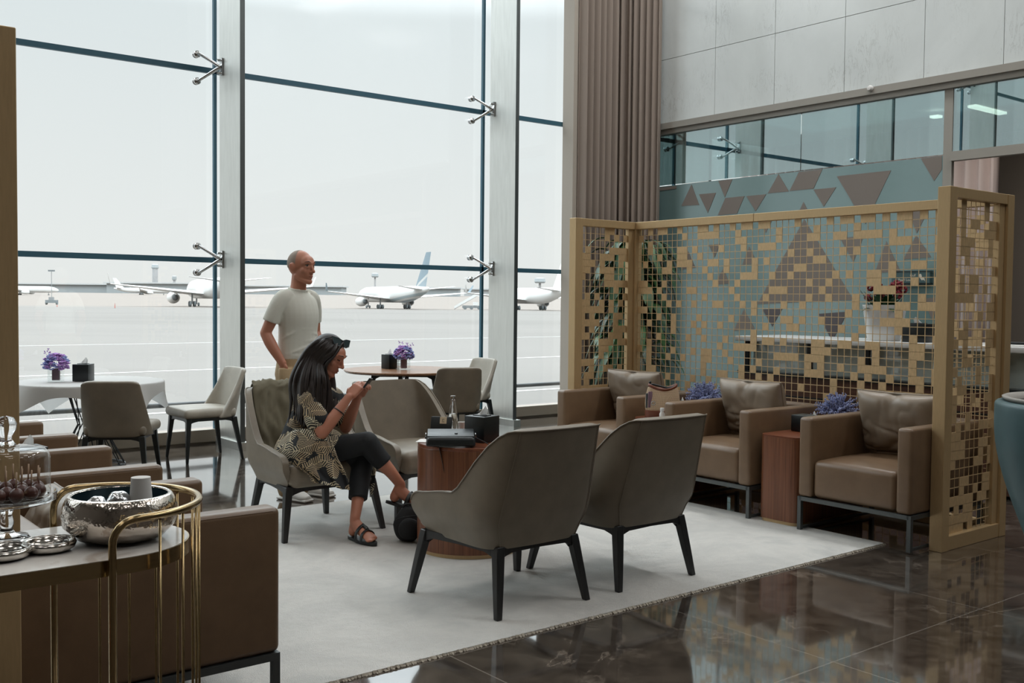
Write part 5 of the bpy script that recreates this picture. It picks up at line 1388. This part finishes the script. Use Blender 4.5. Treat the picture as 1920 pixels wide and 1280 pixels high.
# rail just outside the glass
M['rail_grey'] = plain('rail_grey', (.16, .165, .17, 1), .6)
gr = thing('guard_rail', 'low steel guard rail just outside the window wall', 'rail', (0, 0, -.06))
G().tube([(-4, 10.5, .40), (16, 10.5, .40)], .026, 10).build('handrail', M['rail_grey'], gr, 180)
for x in range(-3, 16, 2): G().bb((x+.25, 10.47, 0), (x+.35, 10.53, .39)).build('post', M['rail_grey'], gr, smooth=0)

W_ = plain('aircraft_white', (.62, .62, .61, 1), .4); GREY = plain('aircraft_grey', (.22, .23, .235, 1), .45); HAZED_TYRE = plain('hazed_tyre', (.16, .18, .19, 1), .8)  # tyre tone lightened: distance haze put into the colour
m = NM('aircraft_livery'); v = m.co('Object'); sx = m.n('ShaderNodeSeparateXYZ'); m.l(v, sx.inputs[0])
h = m.math('ADD', sx.outputs[2], m.math('MULTIPLY', sx.outputs[1], .10))       # height above a line that falls towards the nose
c = m.ramp(m.math('ADD', m.math('MULTIPLY', h, .16), .2), [(0, (.24, .29, .32)), (.36, (.24, .29, .32)), (.37, (.55, .55, .54)), (.42, (.55, .55, .54)), (.43, (.30, .35, .37)), (.52, (.30, .35, .37)), (.53, (.55, .55, .54))], 'CONSTANT')
m.col(c); m.set(Roughness=.4); LIV = m.m
m = NM('aircraft_tail'); v = m.co('Object'); sx = m.n('ShaderNodeSeparateXYZ'); m.l(v, sx.inputs[0])
h = m.math('ADD', sx.outputs[2], m.math('MULTIPLY', sx.outputs[1], .45)); c = m.ramp(m.math('MULTIPLY', m.math('ADD', h, 10.), .05), [(0, (.24, .29, .32)), (.40, (.24, .29, .32)), (.405, (.45, .45, .44)), (.43, (.45, .45, .44)), (.435, (.19, .25, .29))], 'CONSTANT')
m.col(c); m.set(Roughness=.4); TAIL = m.m
def airplane(label, loc, heading, sc=1., body=W_, tail=W_):
    t = thing('airplane', label, 'airplane', loc, heading-PI/2, 'airliners parked on the apron'); t.scale = (sc, sc, sc)
    prof = [(22.5, .05, 3.1), (22.2, .5, 3.12), (21.3, 1.05, 3.2), (19.5, 1.6, 3.4), (17, 1.9, 3.55), (13, 1.95, 3.6), (0, 1.95, 3.6), (-8, 1.95, 3.6), (-12, 1.8, 3.78), (-16, 1.4, 4.15), (-19.5, .9, 4.55), (-21.8, .45, 4.85), (-22.5, .12, 4.95)]
    g = G(); n = 28; g.loft([[Vector((r*math.cos(2*PI*k/n), y, z+r*1.03*math.sin(2*PI*k/n))) for k in range(n)] for y, r, z in prof]); g.build('fuselage', body, t, 60)
    def slab(name, pts, mat, root_t, tip_t, vert=False):
        a, b, c_, d = [Vector(p) for p in pts]; rings = []
        for w in (0, .5, 1):
            le, te = a.lerp(d, w), b.lerp(c_, w); th = root_t+(tip_t-root_t)*w; o = Vector((th, 0, 0)) if vert else Vector((0, 0, th)); rings.append([le, le.lerp(te, .3)+o/2, te, le.lerp(te, .3)-o/2])
        return G().loft(rings).build(name, mat, t, 60)
    for s in (-1, 1):
        slab('wing', [(s*1.5, 5.5, 2.6), (s*1.5, -2.6, 2.5), (s*18.8, -6.2, 4.2), (s*18.8, -4.4, 4.2)], W_, .95, .2)
        G().loft([[Vector((s*18.8, -4.4, 4.15)), Vector((s*18.9, -5.3, 4.2)), Vector((s*18.8, -6.2, 4.15)), Vector((s*18.7, -5.3, 4.15))], [Vector((s*19.4, -6.2, 6.1)), Vector((s*19.45, -6.6, 6.1)), Vector((s*19.4, -7.0, 6.1)), Vector((s*19.35, -6.6, 6.1))]]).build('winglet', tail, t, 60)
        slab('tailplane', [(s*.6, -16.2, 4.75), (s*.5, -20.2, 4.75), (s*7.2, -21.6, 5.5), (s*7.2, -20.0, 5.5)], W_, .4, .12)
        e = G(); Te = TM((s*6.3, 3.9, 1.75), rx=PI/2); e.lathe([(.55, -3.0), (1.02, -2.6), (1.2, -1.4), (1.12, .2), (.85, 1.4), (.62, 1.7)], 24, M=Te); en = e.build('engine', W_, t, 60)
        G().lathe([(.001, 1.6), (.62, 1.65), (.40, 2.3), (.001, 2.7)], 20, M=Te).lathe([(.001, -2.9), (.54, -3.02), (.001, -3.0)], 20, M=Te).build('exhaust', HAZED_TYRE, en, 60)
        G().bb((s*6.3-.15, -.2, 2.3), (s*6.3+.15, 4.5, 3.0)).build('pylon', W_, t, smooth=0)
    slab('tail_fin', [(0, -14.6, 5.4), (0, -20.6, 5.2), (0, -23.4, 13.4), (0, -20.6, 13.4)], tail, .5, .18, True)
    for x, y, w in ((-3.6, -1.2, .55), (3.6, -1.2, .55), (0, 16.5, .38)):
        u = G().bb((x-.14, y-.14, w), (x+.14, y+.14, 2.6)).build('landing_gear', GREY, t, smooth=0)
        for sx_ in (-1, 1):
            for dy in ((-.62, .62) if w > .5 else (0,)):
                G().lathe([(.001, -.18), (w*.8, -.18), (w, -.1), (w, .1), (w*.8, .18), (.001, .18)], 18, M=TM((x+sx_*.42, y+dy, w), ry=PI/2)).build('wheel', HAZED_TYRE, u, 40)
    return t
def onapron(px, py, z=AZ): return onz(px, py, z)
airplane('airliner with blue-grey belly and tail, parked between the man and the right column', far(735, 258), YAW+R(29), 1., LIV, TAIL)
airplane('large white airliner half hidden by the left steel column', far(394, 268), YAW+R(26), 1.32)
airplane('white airliner with a pale tail, to the right of the right column', far(990, 262), YAW+R(23), 1.)
airplane('distant white airliner whose nose shows beside the left brass post', far(38, 640, gz(640)), YAW-R(78), 1.)
airplane('small distant white airliner beyond the wing of the large one', far(268, 760, gz(760)), YAW-R(60), .9)
# far buildings
FB = plain('hazed_far_building', (.31, .335, .345, 1), .8); FB2 = plain('hazed_far_roof', (.42, .43, .43, 1), .8); FT = plain('hazed_far_tower', (.33, .33, .335, 1), .8)  # pale greys carry the horizon haze in their colour
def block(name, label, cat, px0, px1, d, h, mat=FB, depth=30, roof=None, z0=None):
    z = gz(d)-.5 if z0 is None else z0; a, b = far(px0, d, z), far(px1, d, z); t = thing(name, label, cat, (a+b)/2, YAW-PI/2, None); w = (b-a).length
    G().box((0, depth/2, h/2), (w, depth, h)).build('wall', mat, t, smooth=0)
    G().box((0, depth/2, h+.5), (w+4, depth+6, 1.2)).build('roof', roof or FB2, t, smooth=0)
    return t
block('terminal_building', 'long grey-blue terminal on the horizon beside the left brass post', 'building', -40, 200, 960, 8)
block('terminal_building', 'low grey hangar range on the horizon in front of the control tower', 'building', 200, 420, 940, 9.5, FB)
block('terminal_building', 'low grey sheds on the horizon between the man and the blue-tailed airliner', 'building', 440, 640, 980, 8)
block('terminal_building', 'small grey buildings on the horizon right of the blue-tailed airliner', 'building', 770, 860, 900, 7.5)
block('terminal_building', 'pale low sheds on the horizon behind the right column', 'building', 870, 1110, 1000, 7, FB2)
def tower(label, px, d, h, w, cab):
    z = gz(d)-.5; p = far(px, d, z); t = thing('control_tower', label, 'tower', p, YAW-PI/2)
    G().lathe([(w*.5, 0), (w*.46, h)], 20).build('shaft', FT, t, 40); G().lathe([(cab*.45, h), (cab*.55, h+1.2), (cab*.5, h+4), (cab*.3, h+4.6)], 20).build('cab', FB, t, 30)
tower('tall grey control tower on the horizon left of the left steel column', 291, 1000, 24, 5.6, 6.2); tower('short slim tower on the horizon beside the left steel column', 327, 1100, 14, 3, 4.5)
tower('pale round-headed tower on the horizon behind the right airliner', 1012, 900, 13, 2.2, 9); tower('small tower head showing above the blue-bellied airliner', 703, 1100, 19, 2, 7)
# apron equipment
p = onz(97, 571, AZ); t = thing('light_mast', 'trailer-mounted floodlight mast on the apron near the left brass post', 'light mast', p, YAW-PI/2); q = (p-EYE).length/FOC
G().bb((-9*q, -5*q, 3*q), (9*q, 5*q, 8*q)).build('trailer', HAZED_TYRE, t, smooth=0)
for s in (-1, 1): G().lathe([(.001, -q), (3*q, -q), (3*q, q), (.001, q)], 16, M=TM((s*9*q, 0, 3*q), ry=PI/2)).build('wheel', HAZED_TYRE, t, 40)
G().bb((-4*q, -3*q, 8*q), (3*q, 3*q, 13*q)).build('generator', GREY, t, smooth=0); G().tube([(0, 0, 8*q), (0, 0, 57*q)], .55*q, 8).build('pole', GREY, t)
for s in (-4.5, -1.5, 1.5, 4.5): G().box((s*q, 0, 58*q), (2.2*q, 1.5*q, 2.8*q)).build('floodlight', HAZED_TYRE, t, smooth=0)
RED = plain('cone_red', (.34, .10, .08, 1), .7)
for i, (px, py, hgt) in enumerate(((107, 575, 4), (215.5, 577.5, 9))):
    p = onz(px, py, AZ); q = (p-EYE).length/FOC; t = thing('traffic_cone', ['small red cone on the apron beside the floodlight mast', 'red marker cone on the apron between the mast and the large airliner'][i], 'cone', p)
    G().lathe([(.001, .2*q), (1.2*q, .2*q), (.9*q, .5*q), (.25*q, hgt*q), (.001, hgt*q)], 12).build('body', RED, t, 40); G().box((0, 0, .12*q), (2.6*q, 2.6*q, .24*q)).build('foot', HAZED_TYRE, t, smooth=0)
p = onz(880, 580, AZ); q = (p-EYE).length/FOC; t = thing('stair_truck', 'white mobile boarding stairs on the apron left of the right column', 'stair truck', p, YAW-PI/2)
G().box((4*q, 0, 5*q), (34*q, 12*q, 5*q)).build('chassis', GREY, t, smooth=0); G().box((12*q, 0, 10*q), (10*q, 12*q, 8*q)).build('cab', W_, t, smooth=0)
for s in (-1, 1):
    G().add([(-28*q, s*5*q, 1*q), (-28*q, s*5*q, 6*q), (14*q, s*5*q, 31*q), (26*q, s*5*q, 31*q), (26*q, s*5*q, 25*q), (14*q, s*5*q, 25*q)]+[(-28*q, s*6*q, 1*q), (-28*q, s*6*q, 6*q), (14*q, s*6*q, 31*q), (26*q, s*6*q, 31*q), (26*q, s*6*q, 25*q), (14*q, s*6*q, 25*q)],
            [tuple(range(6)), tuple(range(11, 5, -1))]+[(i, (i+1) % 6, 6+(i+1) % 6, 6+i) for i in range(6)]).build('side_panel', W_, t, smooth=0)
G().add([(-28*q, -5*q, 1*q), (-28*q, 5*q, 1*q), (14*q, 5*q, 26*q), (14*q, -5*q, 26*q), (-28*q, -5*q, 0), (-28*q, 5*q, 0), (14*q, 5*q, 24.5*q), (14*q, -5*q, 24.5*q)], [(0, 1, 2, 3), (7, 6, 5, 4), (0, 4, 5, 1), (1, 5, 6, 2), (2, 6, 7, 3), (3, 7, 4, 0)]).build('steps', W_, t, smooth=0)
for x in (-8, 4, 18): G().lathe([(.001, -6.5*q), (3*q, -6.5*q), (3*q, 6.5*q), (.001, 6.5*q)], 14, M=TM((x*q, 0, 3*q), rx=PI/2)).build('wheel', HAZED_TYRE, t, 40)
# ================================================================== SKY, ADDED FILL LIGHTS, CAMERA
w = bpy.data.worlds.new('sky'); bpy.context.scene.world = w; w.use_nodes = True; nt = w.node_tree
bg = nt.nodes['Background']; tc_ = nt.nodes.new('ShaderNodeTexCoord'); sx = nt.nodes.new('ShaderNodeSeparateXYZ'); rp = nt.nodes.new('ShaderNodeValToRGB')
nt.links.new(tc_.outputs['Generated'], sx.inputs[0]); nt.links.new(sx.outputs[2], rp.inputs[0]); nt.links.new(rp.outputs[0], bg.inputs[0])
ZEN = 1.0                                         # hazy desert sky, brighter towards the high sun
e = rp.color_ramp.elements
for i, (p, c) in enumerate([(0, (.335, .330, .322)), (.06, (.335, .333, .328)), (.26, (.305, .318, .322)), (.42, (1.18, 1.24, 1.29)), (.75, (1.84, 1.94, 2.0))]):
    x = e[i] if i < 2 else e.new(p); x.position = p; x.color = (*[v*ZEN for v in c], 1)
bg.inputs[1].default_value = 2.9
def area(name, loc, sx_, sy_, power, col=(1, .96, .92), rot=(0, 0, 0)):
    l = bpy.data.lights.new(name, 'AREA'); l.shape = 'RECTANGLE'; l.size = sx_; l.size_y = sy_; l.energy = power; l.color = col
    o = bpy.data.objects.new(name, l); o.location = loc; o.rotation_euler = rot; C.objects.link(o); return o
for x in (-3, 1, 5):
    for y in (-3, 1.5, 6): area('added_ceiling_fill', (x, y, 8.18), 1.4, 1.4, 36)  # added fill lights under the ceiling, out of view
for y in (-1, 3, 7): area('added_wall_fill', (7.9, y, 8.18),   .8, 2.5, 125, (.97, .99, 1))  # unseen fill lights added to brighten the marble wall
area('added_fill_beyond', (11.2, 6.5, onx(1822, 201, 11.8).z), 1.5, 4, 42)  # added area light that brightens the curtain and room beyond the glass
sc = bpy.context.scene
cam = bpy.data.cameras.new('camera'); co = bpy.data.objects.new('camera', cam); C.objects.link(co)
co.matrix_world = frame(EYE, CR, CU, -CF); cam.sensor_width = 36; cam.sensor_fit = 'HORIZONTAL'; cam.lens = FOC/1920*36; cam.clip_end = 5000; cam.clip_start = .05
sc.camera = co
sc.view_settings.view_transform = 'Standard'; sc.view_settings.look = 'None'; sc.view_settings.gamma = 1; sc.view_settings.use_curve_mapping = False
sc.view_settings.exposure = 0
cy_ = sc.cycles
cy_.use_denoising = True; cy_.max_bounces = 10; cy_.diffuse_bounces = 4; cy_.glossy_bounces = 4; cy_.transmission_bounces = 8; cy_.transparent_max_bounces = 24
cy_.caustics_reflective = False; cy_.caustics_refractive = False; cy_.sample_clamp_indirect = 6; cy_.use_adaptive_sampling = True; cy_.adaptive_threshold = .01
